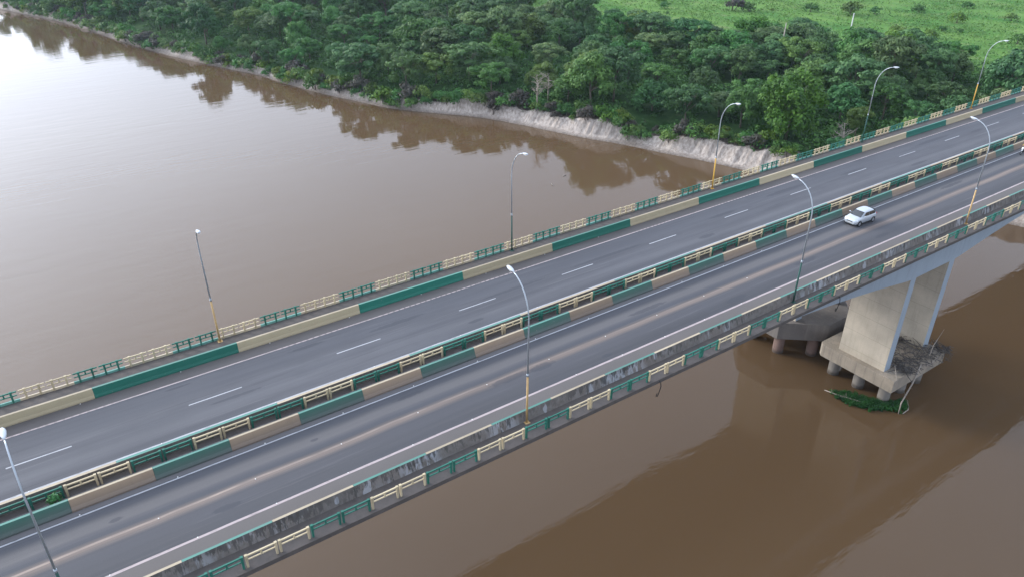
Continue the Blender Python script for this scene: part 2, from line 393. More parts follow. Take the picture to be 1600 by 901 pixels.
sand = g.mix(lowb.outputs[0], sand, g.mix(g.ramp(nn, [(.4, 0), (.6, 1)]), (.07, .055, .045), (.2, .165, .14)))
floor_ = g.mix(g.ramp(nm, [(.35, 0), (.65, 1)]), (.014, .042, .011), (.034, .075, .019))
ng = g.noise(g.mapping(p, (.05, .02, 1)), 1.0, 5, .6); ng2 = g.noise(p, .35, 5, .7)
gr = g.mix(g.ramp(ng, [(.35, 0), (.65, 1)]), (.058, .165, .030), (.135, .24, .055))
gr = g.mix(g.math('MULTIPLY', g.ramp(ng2, [(.5, 0), (.72, 1)]), .38), gr, (.038, .10, .022))
gr = g.mix(g.math('MULTIPLY', g.ramp(nb, [(.56, 0), (.68, 1)]), .55), gr, (.17, .19, .085))
c = g.mix(at_.outputs['Fac'], floor_, gr)
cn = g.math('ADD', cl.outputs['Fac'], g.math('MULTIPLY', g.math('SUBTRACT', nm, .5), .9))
c = g.mix(g.ramp(cn, [(.12, 0), (.22, 1)]), c, g.mix(g.ramp(nn, [(.35, 0), (.65, 1)]), (.045, .037, .03), (.13, .11, .09)))  # dark root soil along the cliff top, with shrub shade painted in
c = g.mix(g.ramp(cn, [(.52, 0), (.66, 1)]), c, sand)
g.l(c, bs.inputs['Base Color']); bs.inputs['Roughness'].default_value = .95; bs.inputs['Specular IOR Level'].default_value = .1
g.l(g.bump(g.math('ADD', nm, g.math('MULTIPLY', ns, .6)), .5, .25), bs.inputs['Normal'])
M['soil'] = m

# ------------------------------------------------------------------ setting: water and terrain
mb = MB(); mb.add([(-1600,-1200,WATER),(1600,-1200,WATER),(1600,1800,WATER),(-1600,1800,WATER)], [(0,1,2,3)])
tag(mb.build('river_water', M['water']), kind='structure')

BANK = [(-900,320),(-300,205),(-100,178),(0,160),(51.6,149.3),(76,137),(100.3,130),(109.6,127.3),(119,122.9),(124.5,121.6),(137.1,115.2),(150.7,110.3),
        (164.6,104.7),(172.4,98.5),(185.3,88.3),(195.9,84.6),(210.9,78.8),(230.7,73.3),(242.6,71.4),(252.8,67),(264.4,62.6),(288.7,54.1),(312.1,47.9),
        (333.8,43),(352.7,39.5),(384.5,31),(406.9,22.9),(431.3,14),(480,-4),(540,-40),(700,-160),(1100,-420),(3000,-1200)]
def lerp_tab(tab, x):
    if x <= tab[0][0]: return tab[0][1]
    for (a, b), (c, d) in zip(tab, tab[1:]):
        if x <= c: return b + (d - b) * (x - a) / (c - a)
    return tab[-1][1]
def bank(n):      # smoothed water line: x of the bank at y = n
    return sum(lerp_tab(BANK, n + d) * w for d, w in ((-5, .2), (-2, .2), (0, .2), (2, .2), (5, .2)))
EDGE = [(-300,300),(50,222),(76,226),(92,235),(112,238),(129,236),(152,226),(168,214),(181,198),(196,192),(222,192),(250,180),(280,190),(312,236),(350,310),(600,500),(3000,1500)]
def field_edge(n): return lerp_tab(EDGE, n)
CLIFF = [(-500,3.5),(60,4.6),(90,4.4),(112,4.4),(122,2.2),(127,1.6),(131,3.6),(134,4.2),(146,3.4),(152,4.0),(163,3.2),(170,3.6),(178,2.6),(186,2.2),(194,1.0),(202,2.4),(210,1.3),(222,2.4),(236,1.3),(250,2.6),(262,1.7),(285,2.9),(305,1.5),(330,2.8),(350,1.8),(380,2.8),(430,3.2),(900,3)]
def n1d(x, s): return noise.noise(Vector((x * s, 3.7, 1.3)))
rows = []
y = -1200
while y < 1800:
    rows.append(y)
    y += .28 if 85 <= y < 200 else .5 if 40 <= y < 215 else (1.2 if 215 <= y < 450 else (6 if -60 < y < 700 else 60))
COLS = [-14, -5, -1.6, -.5, 0, .35, .8, 1.2, 1.7, 2.2, 2.8, 3.5, 4.4, 6, 9, 14, 22, 34, 50, 70, 92, 114, 136, 160, 190, 230, 300, 420, 700, 1100, 1450]
V = []; grassv = []; cliffv = []
for yy in rows:
    xb = bank(yy); nar = lerp_tab([(60,1),(175,1),(195,.5),(900,.5)], yy)
    hc = lerp_tab(CLIFF, yy) * (1 + .22 * n1d(yy, .35) + .30 * n1d(yy, .11))
    gul = (abs(n1d(yy, .33)) * 1.1 + abs(n1d(yy, .9)) * .9 + abs(n1d(yy + 9, 1.9)) * .9 + n1d(yy, .07) * 1.2)
    for u in COLS:
        x = xb + (u if u <= 0 or u > 9 else u*nar + (1-nar)*u*max(0,(u-5)/4))
        if u <= 0: z = -.9 if u < -5 else (u * .17); cf = 1.0
        else:
            pr = lerp_tab([(0, 0), (.35, .08), (.8, .13), (1.2, .22), (1.7, .50), (2.2, .74), (2.8, .90), (3.5, .97), (4.4, 1.0), (6, 1.0)], u)
            z = hc * pr
            if u > 4.4:
                z = hc + (5.4 - hc) * min(1, (u - 4.4) / 22) + .35 * noise.noise(Vector((x * .05, yy * .05, 0)))
            x += gul * max(0, min(1, (u - .3) / 1.6)) * max(0, 1 - u / 14)
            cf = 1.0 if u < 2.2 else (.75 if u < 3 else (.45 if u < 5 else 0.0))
        V.append((x, yy, WATER + z))
        e = field_edge(yy) + 9 * noise.noise(Vector((yy * .05, 0, 5))) + 5 * noise.noise(Vector((yy * .2, x * .1, 9)))
        grassv.append(max(0, min(1, (x - e) / 8 + .5)) if u > 6 else 0); cliffv.append(cf)
nc = len(COLS)
F = [(i*nc + j, i*nc + j + 1, (i+1)*nc + j + 1, (i+1)*nc + j) for i in range(len(rows)-1) for j in range(nc-1)]
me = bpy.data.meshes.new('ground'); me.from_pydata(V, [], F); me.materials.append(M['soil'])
for nm_, dat in (('grass', grassv), ('cliff', cliffv)):
    a = me.attributes.new(nm_, 'FLOAT', 'POINT'); a.data.foreach_set('value', dat)
me.polygons.foreach_set('use_smooth', [True] * len(F)); me.update()
bm = bmesh.new(); bm.from_mesh(me); bmesh.ops.recalc_face_normals(bm, faces=bm.faces)
if sum(f.normal.z for f in bm.faces) < 0: bmesh.ops.reverse_faces(bm, faces=bm.faces)
bm.to_mesh(me); bm.free()
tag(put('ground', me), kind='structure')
def ground_z(x, y):
    u = x - bank(y); hc = lerp_tab(CLIFF, y)
    if u < 0: return WATER
    if u < 4.4: return WATER + hc * lerp_tab([(0, 0), (1.2, .22), (2.2, .7), (4.4, 1)], u)
    return WATER + hc + (5.4 - hc) * min(1, (u - 4.4) / 22)

# ------------------------------------------------------------------ the two bridges
S0, S1 = -70, 320
PIERS = (84.3, -30.0, 198.0)
def girder_bottom(s):
    z = -2.5
    for c in PIERS:
        d = max(0, abs(s - c) - 5)
        if d < 38: z = min(z, -(2.5 + 3.0 * (1 - d / 38) ** 2))
    return z
def make_bridge(label, y0, y1, g0, g1, capmat, pilemat, cap_poly, cap_z, pile_xy, wall_w):
    root = empty('road_bridge', (84.3, (y0 + y1) / 2, -20)); tag(root, label, 'bridge')
    ox, oy, oz = root.location
    def off(mb_):
        mb_.v = [(a - ox, b - oy, c - oz) for a, b, c in mb_.v]; return mb_
    d = MB()
    d.prism([(y0, 0), (y0, -.34), (y0 + .35, -.36), (g0 + .1, -.75), (g1 - .1, -.75), (y1 - .35, -.36), (y1, -.34), (y1, 0)], S0, S1)
    off(d).build('deck', M['deck'], root)
    gm = MB(); ss = [S0 + i * 1.5 for i in range(int((S1 - S0) / 1.5) + 1)]
    for s in ss:
        zb = girder_bottom(s)
        gm.v += [(s, g0, -.70), (s, g0, zb), (s, g1, zb), (s, g1, -.70)]
    for i in range(len(ss) - 1):
        for k in range(4):
            a = i*4 + k; b = i*4 + (k+1) % 4
            gm.face([a, b, b + 4, a + 4])
    gm.face([0, 1, 2, 3]); e = (len(ss)-1)*4; gm.face([e, e+3, e+2, e+1])
    off(gm).build('box_girder', M['web'], root)
    for pc in PIERS:
        dx = pc - 84.3
        for a in (79.6, 87.85):
            w = MB(); zt = girder_bottom(pc) + .06
            w.add([(a + dx - .05, g0 - .0, cap_z), (a + 1.2 + dx, g0, cap_z), (a + 1.2 + dx, g1, cap_z), (a + dx - .05, g1, cap_z),
                   (a + dx, g0 + .004, zt), (a + 1.12 + dx, g0 + .004, zt), (a + 1.12 + dx, g1 - .004, zt), (a + dx, g1 - .004, zt)],
                  [(0,3,2,1),(4,5,6,7),(0,1,5,4),(1,2,6,5),(2,3,7,6),(3,0,4,7)], 0)
            w.m[2] = 1;  # near edge takes the web tone, its bluish shade painted in
            off(w).build('pier_wall', [M['concrete'], M['web']], root, fix=False)
        c = MB(); c.poly_z([(x + dx, y_) for x, y_ in cap_poly], cap_z - cap_h[label], cap_z)
        co = off(c).build('pile_cap', capmat, root)
        bv = co.modifiers.new('b', 'BEVEL'); bv.width = .03; bv.segments = 2
        if pc == PIERS[0]:
            # base haunch the wall stands on
            for x, y_ in pile_xy:
                p_ = MB(); p_.tube([(x, y_, WATER - 3), (x, y_, cap_z - cap_h[label] + .2)], .72, 20)
                off(p_).build('pile', pilemat, co)
    return root
L_NEAR = 'near concrete road bridge with pale haunched girder on twin wall pier'
L_FAR = 'far concrete road bridge next to the open river, on dark chamfered pile cap'
cap_h = {L_NEAR: 1.7, L_FAR: 2.5}
make_bridge(L_NEAR, 33.3, 45.15, 35.9, 42.1, M['cap'], M['pile'],
            [(78.7, 34.0), (90.1, 34.0), (90.1, 43.8), (89.6, 44.3), (79.2, 44.3), (78.7, 43.8)], -18.1,
            [(x, y_) for x in (80.9, 84.4, 88.0) for y_ in (35.7, 39.2, 42.8)], 0)
make_bridge(L_FAR, 45.6, 59.4, 48.8, 56.0, M['old_cap'], M['old_pile'],
            [(77.5, 49.7), (82.4, 45.6), (87.2, 45.6), (91.2, 49.7), (91.2, 55.2), (87.2, 59.2), (81.4, 59.2), (77.5, 55.2)], -17.5,
            [(79.0, 50.2), (82.2, 47.2), (86.6, 47.2), (89.8, 50.2), (79, 54.8), (84.3, 52.5), (89.8, 54.8), (82.2, 57.6), (86.6, 57.6)], 0)

# roads and markings
def sheet(name, x0, x1, y0, y1, z, mat_, drift=None):
    b = MB(); b.add([(x0,y0,z),(x1,y0,z),(x1,y1,z),(x0,y1,z)], [(0,1,2,3)]); return b.build(name, mat_)
tag(sheet('road', S0, S1, 35.98, 44.05, .004, M['asphalt_near']), kind='structure')
tag(sheet('road', S0, S1, 47.05, 56.0, .004, M['asphalt_far']), kind='structure')
def marking(y_, w, mat_, x0=S0, x1=S1, z=.008):
    b = MB(); n = max(1, int((x1 - x0) / 1.5))
    for i in range(n):
        a = x0 + (x1-x0)*i/n; c = x0 + (x1-x0)*(i+1)/n
        j = lambda q: .02 * n1d(q, .7)
        b.add([(a, y_-w/2+j(a), z), (c, y_-w/2+j(c), z), (c, y_+w/2+j(c+50), z), (a, y_+w/2+j(a+50), z)], [(0,1,2,3)])
    return tag(b.build('road_marking', mat_), kind='structure')
marking(54.6, .15, M['line_pink'])
marking(47.72, .16, M['line_white'])
marking(43.5, .13, M['line_white'])
marking(37.5, .20, M['line_kerb'])
for k in range(-5, 25):
    a = 5.7 + 11.95 * k
    marking(51.05 + .009 * max(0, a), .12, M['line_white'], a, a + 4.0)

# barriers ------------------------------------------------------------
def barrier(name, label, prof, topi, seglen, first, matA, matB, topA, topB, backmat=None, backi=(), s0=-66, s1=300):
    """one long barrier cast in painted sections; prof = (y,z) ring, topi = index of the top edge"""
    y_c = sum(p_[0] for p_ in prof) / len(prof)
    root = empty(name, (0, y_c, 0)); tag(root, label, 'barrier')
    k0 = math.floor((s0 - first) / seglen); k = k0
    while first + k * seglen < s1:
        a = first + k * seglen
        b = MB(); n = len(prof); nx = max(2, int(seglen / 2.5))
        for i in range(nx + 1):
            x = a + .008 + (seglen - .016) * i / nx
            for (py, pz) in prof: b.v.append((x, py - y_c, pz))
        for i in range(nx):
            for q in range(n):
                mi = 1 if q == topi else (2 if q in backi else 0)
                b.face([i*n + q, i*n + (q+1) % n, (i+1)*n + (q+1) % n, (i+1)*n + q], mi)
        b.face(list(range(n))); b.face(list(range(nx*n, nx*n + n))[::-1])
        even = (k % 2 == 0)
        o = b.build('barrier_section', [matA if even else matB, topA if even else topB, backmat or (matA if even else matB)], root)
        o['label'] = 'cream painted section' if even else 'green painted section'
        k += 1
    return root
# far side barrier: face looks at the road (towards -y)
barrier('concrete_barrier', 'continuous cream and green concrete barrier between far lanes and the walkway by open river',
        [(56.02, 0), (56.02, .10), (56.10, .30), (56.16, .84), (56.36, .84), (56.44, .0)], 3, 10.97, .05 - 10.97, M['cream_far'], M['green_far'], M['cream_top'], M['green_top'])
# median barrier of the near road
barrier('concrete_barrier', 'grimy cream and green median barrier facing the lane with the silver car',
        [(44.07, 0), (44.07, .12), (44.20, .32), (44.36, .82), (44.56, .82), (44.64, .0)], 3, 5.0, 1.86 - 5.0, M['cream_mid'], M['green_mid'], M['cream_top'], M['green_top'])
# median barrier of the far road, seen from its back, where shade is painted in
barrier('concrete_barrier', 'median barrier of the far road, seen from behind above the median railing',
        [(46.24, 0), (46.33, .82), (46.56, .82), (46.72, .32), (46.86, .1), (46.86, 0)], 1, 11.0, 0.0, M['green_mid'], M['cream_mid'], M['green_top'], M['cream_top'], M['concrete_shaded'], (0,))
# near outer barrier, streaked back face towards us
barrier('concrete_barrier', 'streaked outer barrier with white lime runs beside the near walkway',
        [(35.12, 0), (35.33, .82), (35.52, .82), (35.70, .32), (35.86, .1), (35.86, 0)], 1, 5.3, 1.5, M['green_mid'], M['cream_mid'], M['green_top'], M['cream_top'], M['wall_back'], (0,))

# railings ---------------------------------------------------------------
def panel_meshes(L_, far):
    r = {}
    for c in ('cream', 'green'):
        mt = M[c + '_rail']
        b = MB()
        b.box(.06, L_-.06, -.05, .05, .86, .95)                    # top rail
        b.box(.08, L_-.08, -.04, .04, .55, .62)                    # middle rail
        b.box(L_/2-.05, L_/2+.05, -.035, .035, .615, .865)            # baluster
        r[c] = b.mesh('rail_panel', mt)
        p_ = MB()   # tapered concrete post, wider at the head
        p_.add([(-.055,-.06,0),(.055,-.06,0),(.055,.06,0),(-.055,.06,0),(-.08,-.08,.98),(.08,-.08,.98),(.08,.08,.98),(-.08,.08,.98)],
               [(0,3,2,1),(4,5,6,7),(0,1,5,4),(1,2,6,5),(2,3,7,6),(3,0,4,7)])
        r[c + 'post'] = p_.mesh('post', mt)
        q = MB(); q.box(.0, L_, -.03, .09, 0, .20); r[c + 'plinth'] = q.mesh('plinth', M[c + '_plinth'])
    return r
def railing(label, y_, L_, start, count, cream_first, far):
    root = empty('concrete_railing', (start, y_, 0)); tag(root, label, 'railing')
    pm = panel_meshes(L_, far)
    for k in range(count):
        c = 'cream' if ((k // 2) % 2 == 0) == cream_first else 'green'
        o = put('railing_panel', pm[c], root, (k * L_, 0, 0)); o['label'] = c + ' painted panel'
        rr = random.Random(k * 7 + int(y_))
        o.rotation_euler = (rr.uniform(-.012, .012), rr.uniform(-.004, .004), 0)
        for x in ((.45, L_ - .45) if far else (.12, L_ - .12)): put('post', pm[c + 'post'], o, (x, 0, .002))
        if far: put('plinth', pm[c + 'plinth'], o, (0, 0, .001))
    return root
railing('cream and green outer railing above the pier, along the near walkway', 33.62, 1.985, 4.5 - 8*1.985*2, 100, True, False)
railing('cream and green railing along the open river side of the far bridge', 58.95, 1.85, -4.66 - 3.7*4, 100, True, True)
railing('cream and green median railing over the gap between the two bridges', 45.78, 2.0, -3.25 - 16, 92, True, False)
b = MB(); b.box(S0, S1, 45.52, 45.598, -.4, .10); tag(b.build('edge_kerb', M['pipe']), 'grey concrete edge kerb along the gap below the median railing', 'kerb')
b = MB(); b.tube([(S0 + i*6, 45.36 + .03*n1d(i, 1.1), -.08 + .05*n1d(i, .7)) for i in range(62)], .08, 8)
tag(b.build('service_pipe', M['pipe']), 'grey service pipe lying in the dark gap between the bridges', 'pipe')

# ------------------------------------------------------------------ haze
hz = MB(); hz.box(-1700, 2000, -1300, 1900, -26, 40)
hm_ = bpy.data.materials.new('haze'); hm_.use_nodes = True; t = hm_.node_tree; t.nodes.clear()
pv = t.nodes.new('ShaderNodeVolumePrincipled'); ho_ = t.nodes.new('ShaderNodeOutputMaterial')
pv.inputs['Color'].default_value = (.70, .86, 1.0, 1); pv.inputs['Density'].default_value = 0.00009; pv.inputs['Anisotropy'].default_value = .3
t.links.new(pv.outputs[0], ho_.inputs['Volume'])
tag(hz.build('haze', hm_), 'thin pale haze over the river', 'haze', kind='stuff')

# ------------------------------------------------------------------ street lamps
def make_lamp(cname, basemat, direction, h=11.3, over=2.5):
    root = empty('street_lamp')
    b = MB(); b.box(-.2, .2, -.2, .2, 0, .03); b.tube([(0,0,.03),(0,0,h*.36)], [.085,.075], 10); b.build('painted_pole_base', basemat, root)
    u = MB(); pts = [(0,0,h*.36-.02),(0,0,h*.74)]; rad = [.066, .055]
    R_ = over
    for i in range(1, 9):
        w = math.pi/2*i/8*.93
        pts.append((0, direction*R_*.93*(1-math.cos(w)), h*.74 + (h*.26)*math.sin(w))); rad.append(.055 - .0018*i)
    u.tube(pts, rad, 10); u.build('steel_pole', M['galv'], root)
    c = MB(); c.tube([(0,0,h*.355),(0,0,h*.375)], .085, 10); c.build('pole_collar', M['galv'], root)
    y0 = pts[-1][1]; z0 = pts[-1][2]
    hd = MB(); n = 7
    prof = [(-.12,.05,.03),(.0,.09,.055),(.18,.15,.085),(.42,.17,.09),(.60,.14,.07),(.72,.07,.03)]
    for (t_, w, hh) in prof:
        for q in range(8):
            a = 2*math.pi*q/8
            hd.v.append((w*math.cos(a), y0 + direction*t_, z0 + .04 + t_*.12 + hh*math.sin(a)))
    for i in range(len(prof)-1):
        for q in range(8): hd.face([i*8+q, i*8+(q+1)%8, (i+1)*8+(q+1)%8, (i+1)*8+q], 0, True)
    hd.face(list(range(8))); hd.face(list(range((len(prof)-1)*8, len(prof)*8)))
    ho = hd.build('lamp_head', M['lamp_white'], root)
    ln = MB(); ln.add([(-.11, y0+direction*.15, z0-.055), (.11, y0+direction*.15, z0-.055), (.11, y0+direction*.55, z0-.005), (-.11, y0+direction*.55, z0-.005),
                       (-.08, y0+direction*.2, z0-.09), (.08, y0+direction*.2, z0-.09), (.08, y0+direction*.5, z0-.04), (-.08, y0+direction*.5, z0-.04)],
                      [(0,1,2,3),(4,7,6,5),(0,4,5,1),(1,5,6,2),(2,6,7,3),(3,7,4,0)])
    ln.build('lens', M['lens'], ho)
    return root
GL = 'street lamps along the bridge railings'
FARL = [(10.2, 'pole_cream', 'street lamp with faded yellow base by the far railing, over the open water at left'),
        (40.5, 'pole_green', 'green-based street lamp by the far railing whose whole pole stands against the open water'),
        (71.0, 'pole_yellow', 'street lamp with yellow base at the far railing in front of the eroded sandy bank'),
        (102.6, 'pole_green', 'green-based street lamp at the far railing in front of the dark forest'),
        (133.2, 'pole_yellow', 'street lamp with yellow base at the far railing nearest the green pasture')]
NEARL = [(-4.1, 'pole_green', 'green-based street lamp on the near walkway, cut off by the bottom left of the view'),
         (25.5, 'pole_cream', 'street lamp with yellow base standing against the near outer barrier, arm over the median'),
         (56.0, 'pole_green', 'green-based street lamp on the near walkway just short of the silver car'),
         (86.6, 'pole_cream', 'street lamp with yellow base on the near walkway above the pier, past the silver car')]
for lst, y_, dr, hh in ((FARL, 58.62, -1, 11.2), (NEARL, 35.0, 1, 11.5)):
    made = {}
    for s, mt, lab in lst:
        if mt in made: o = copy_tree(made[mt])
        else: o = made[mt] = make_lamp(mt, M[mt], dr, hh)
        o.location = (s, y_, .003); rr = random.Random(int(s * 3))
        o.rotation_euler = (rr.uniform(-.012, .012), rr.uniform(-.012, .012), rr.uniform(-.08, .08))
        tag(o, lab, 'street lamp', GL)

# ------------------------------------------------------------------ road studs
def stud_mesh():
    b = MB(); b.add([(-.06,-.06,0),(.06,-.06,0),(.06,.06,0),(-.06,.06,0),(-.035,-.05,.03),(.035,-.05,.03),(.035,.05,.03),(-.035,.05,.03)],
                    [(0,3,2,1),(4,5,6,7),(0,1,5,4),(1,2,6,5),(2,3,7,6),(3,0,4,7)]); return b.mesh('road_stud', M['white_stud'])
sm_ = stud_mesh()
for y_, s0, st, n, lab, gp in ((40.5, 1.2, 6.1, 10, 'small pale road stud on the dusty ridge between near lanes', 'studs between the near lanes'),
                       (43.62, -2.8, 5.9, 12, 'small white road stud beside the grimy median barrier', 'studs by the near median line'),
                       (37.55, -2.1, 4.9, 12, 'small white road stud on the rosy edge line of the near road', 'studs on the near edge line'),
                       (47.72, -5.2, 8.2, 6, 'small white road stud on the white median line of the far road', 'studs on the far median line'),
                       (55.92, -1.0, 7.3, 8, 'small white road stud at the foot of the far barrier', 'studs at the far barrier foot')):
    for k in range(n):
        o = put('road_stud', sm_, None, (s0 + st*k, y_, .012)); tag(o, lab, 'road stud', gp); o.scale = (.6, .6, .8)

# ------------------------------------------------------------------ silver hatchback
def make_car():
    W = simple('silver car paint', (.45, .49, .53), .25, .2); W.node_tree.nodes['Principled BSDF'].inputs['Coat Weight'].default_value = .6
    glass = simple('dark car glass', (.012, .016, .022), .08, 0, .8); blk = simple('black plastic', (.02, .02, .021), .6)
    lampm = simple('clear lamp glass', (.75, .78, .8), .1); red = simple('red lamp glass', (.35, .02, .02), .2); rim = simple('alloy rim', (.5, .52, .55), .35, .7)
    root = empty('parked_car')
    root.name = 'hatchback_car'
    # x = 0 nose, x = 3.8 tail; lower body
    st = [(0.0,.56,.30,.62),(.10,.70,.22,.72),(.35,.79,.20,.80),(.75,.815,.20,.88),(1.05,.82,.20,.94),(1.6,.825,.20,.95),(2.3,.825,.20,.96),(3.0,.82,.20,.98),(3.45,.80,.22,.98),(3.70,.74,.26,.94),(3.80,.66,.34,.80)]
    b = MB(); n = 12
    for (x, w, zb, zt) in st:
        m_ = (zb + zt) / 2
        ring = [(-w*.88, zb), (-w*.98, zb+.12), (-w, m_), (-w*.985, zt-.10), (-w*.90, zt-.01), (-w*.45, zt+.025), (w*.45, zt+.025), (w*.90, zt-.01), (w*.985, zt-.10), (w, m_), (w*.98, zb+.12), (w*.88, zb)]
        b.v += [(x, a, c) for a, c in ring]
    for i in range(len(st)-1):
        for k in range(n): b.face([i*n+k, i*n+(k+1)%n, (i+1)*n+(k+1)%n, (i+1)*n+k], 0, True)
    b.face(list(range(n))); b.face(list(range((len(st)-1)*n, len(st)*n))[::-1])
    body = b.build('body', W, root)
    # cabin: loft of horizontal rings from the belt line to the roof
    def ring(x0, x1, w, z, sq=.82):
        pts = []
        for k in range(28):
            a = 2*math.pi*k/28; ca, sa = math.cos(a), math.sin(a)
            pts.append(((x0+x1)/2 + (x1-x0)/2*math.copysign(abs(ca)**(.58), ca), w*math.copysign(abs(sa)**(.5), sa), z))
        return pts
    lv = [(.78,3.74,.775,.88),(1.03,3.67,.745,1.04),(1.32,3.53,.70,1.22),(1.56,3.35,.64,1.355),(1.80,3.08,.55,1.42),(2.15,2.70,.32,1.45)]
    c = MB()
    for (x0, x1, w, z) in lv: c.v += ring(x0, x1, w, z)
    for i in range(len(lv)-1):
        for k in range(28): c.face([i*28+k, i*28+(k+1)%28, (i+1)*28+(k+1)%28, (i+1)*28+k], 0, True)
    c.face(list(range((len(lv)-1)*28, len(lv)*28)))
    c.build('roof', W, root)
    def quad(name, pts, mat_, t=.012):
        q = MB(); vs_ = [Vector(p_) for p_ in pts]; nrm = (vs_[1]-vs_[0]).cross(vs_[2]-vs_[0]).normalized()
        k = len(vs_); q.add([tuple(p_) for p_ in vs_] + [tuple(p_ + nrm*t) for p_ in vs_],
            [tuple(range(k)), tuple(range(k, 2*k))[::-1]] + [(i,(i+1)%k,k+(i+1)%k,k+i) for i in range(k)]); return q.build(name, mat_, root)
    quad('windscreen', [(.93,-.64,.945),(.86,0,.95),(.93,.64,.945),(1.56,.55,1.345),(1.50,0,1.36),(1.56,-.55,1.345)], glass, -.035)
    quad('rear_window', [(3.68,-.54,1.05),(3.68,.54,1.05),(3.40,.46,1.36),(3.40,-.46,1.36)], glass, .03)
    for sgn in (-1, 1):
        t_ = -.022*sgn if sgn < 0 else .022
        for (xa, xb, xc, xd) in ((1.26, 2.18, 2.18, 1.72), (2.26, 2.96, 2.88, 2.26), (3.02, 3.36, 3.08, 2.92)):
            pts = [(xa, sgn*.765, 1.0), (xb, sgn*.765, 1.0), (xc, sgn*.665, 1.345), (xd, sgn*.665, 1.345)]
            q = MB(); q.add(pts + [(x, y_ + sgn*.02, z+.004) for x, y_, z in pts], [(0,1,2,3),(7,6,5,4),(0,4,5,1),(1,5,6,2),(2,6,7,3),(3,7,4,0)])
            q.build('side_window', glass, root)
        hl = MB(); hl.add([(.03,sgn*.40,.56),(.10,sgn*.66,.58),(.32,sgn*.765,.70),(.34,sgn*.72,.78),(.12,sgn*.56,.735),(.05,sgn*.40,.68)] +
                          [(.0,sgn*.40,.56),(.06,sgn*.69,.58),(.31,sgn*.80,.70),(.33,sgn*.74,.80),(.10,sgn*.58,.76),(.03,sgn*.40,.70)],
                          [(0,1,2,3,4,5),(11,10,9,8,7,6)] + [(i,(i+1)%6,6+(i+1)%6,6+i) for i in range(6)]); hl.build('headlight', lampm, root)
        tl = MB(); tl.box(3.62, 3.755, sgn*.66-.07, sgn*.66+.06, .74, .95); tl.build('tail_light', red, root)
        mi_ = MB(); mi_.tube([(1.32, sgn*.78, .99), (1.30, sgn*.86, 1.03)], .03, 6); mi_.tube([(1.28, sgn*.84, 1.05), (1.28, sgn*.98, 1.06)], [.06,.075], 8); mi_.build('wing_mirror', W, root)
        for x in (.68, 3.08):
            wt = MB(); pr = []
            for k in range(20):
                a = 2*math.pi*k/20; wt.v += [(x+.29*math.cos(a), sgn*.845, .29+.29*math.sin(a)), (x+.29*math.cos(a), sgn*.66, .29+.29*math.sin(a)), (x+.19*math.cos(a), sgn*.85, .29+.19*math.sin(a)), (x+.19*math.cos(a), sgn*.66, .29+.19*math.sin(a))]
            for k in range(20):
                a = k*4; e = ((k+1)%20)*4
                wt.face([a, e, e+1, a+1], 0, True); wt.face([a, e, e+2, a+2]); wt.face([a+1, e+1, e+3, a+3]); wt.face([a+2, e+2, e+3, a+3])
            wh = wt.build('wheel', M['rubber'], root)
            rm = MB(); rm.tube([(x, sgn*.70, .29), (x, sgn*.846, .29)], [.188,.188], 18); rm.tube([(x, sgn*.84, .29), (x, sgn*.862, .29)], .05, 10); rm.build('rim', rim, wh)
            ar = MB()
            for k in range(13):
                a = math.pi*k/12
                ar.v += [(x+.31*math.cos(a), sgn*.80, .30+.31*math.sin(a)), (x+.36*math.cos(a), sgn*.80, .30+.36*math.sin(a)), (x+.31*math.cos(a), sgn*.836, .30+.31*math.sin(a)), (x+.36*math.cos(a), sgn*.836, .30+.36*math.sin(a))]
            for k in range(12):
                a = k*4; ar.face([a+2,a+3,a+7,a+6]); ar.face([a+1,a+5,a+7,a+3]); ar.face([a,a+2,a+6,a+4])
            ar.build('wheel_arch', blk, root)
        sk = MB(); sk.box(1.08, 2.68, sgn*.80-.02, sgn*.80+.035, .19, .27); sk.build('sill', blk, root)
    gr_ = MB(); gr_.box(-.012, .05, -.34, .34, .50, .58); gr_.build('grille', blk, root)
    bp = MB(); bp.box(.02, .12, -.62, .62, .22, .34); bp.build('bumper', blk, root)
    pl_ = MB(); pl_.box(-.022, -.004, -.2, .2, .385, .475); pl_.build('number_plate', simple('plate', (.5,.5,.5), .5), root)
    return root
car = make_car(); car.location = (75.25, 42.25, .006); car.rotation_euler = (0, 0, R(-1.5)); car.scale = (1.02, 1.04, 1.04)
tag(car, 'silver hatchback car driving on the near road towards the left', 'car')

# ------------------------------------------------------------------ figure helper (skin)
def skin(name, verts, edges, radii, mat_, parent, root_i=0, sub=2):
    me_ = bpy.data.meshes.new(name); me_.from_pydata(verts, edges, []); me_.materials.append(mat_)
    o = bpy.data.objects.new(name, me_); col.objects.link(o)
    sk = o.modifiers.new('skin', 'SKIN'); sk.use_smooth_shade = True
    me_.skin_vertices[0].data[root_i].use_root = True
    for i, r_ in enumerate(radii): me_.skin_vertices[0].data[i].radius = (r_, r_)
    ss_ = o.modifiers.new('sub', 'SUBSURF'); ss_.levels = ss_.render_levels = sub
    dg = bpy.context.evaluated_depsgraph_get(); ev = o.evaluated_get(dg)
    m2 = bpy.data.meshes.new_from_object(ev); o.modifiers.clear(); o.data = m2
    if not m2.materials: m2.materials.append(mat_)
    for p_ in m2.polygons: p_.use_smooth = True
    o.parent = parent; return o

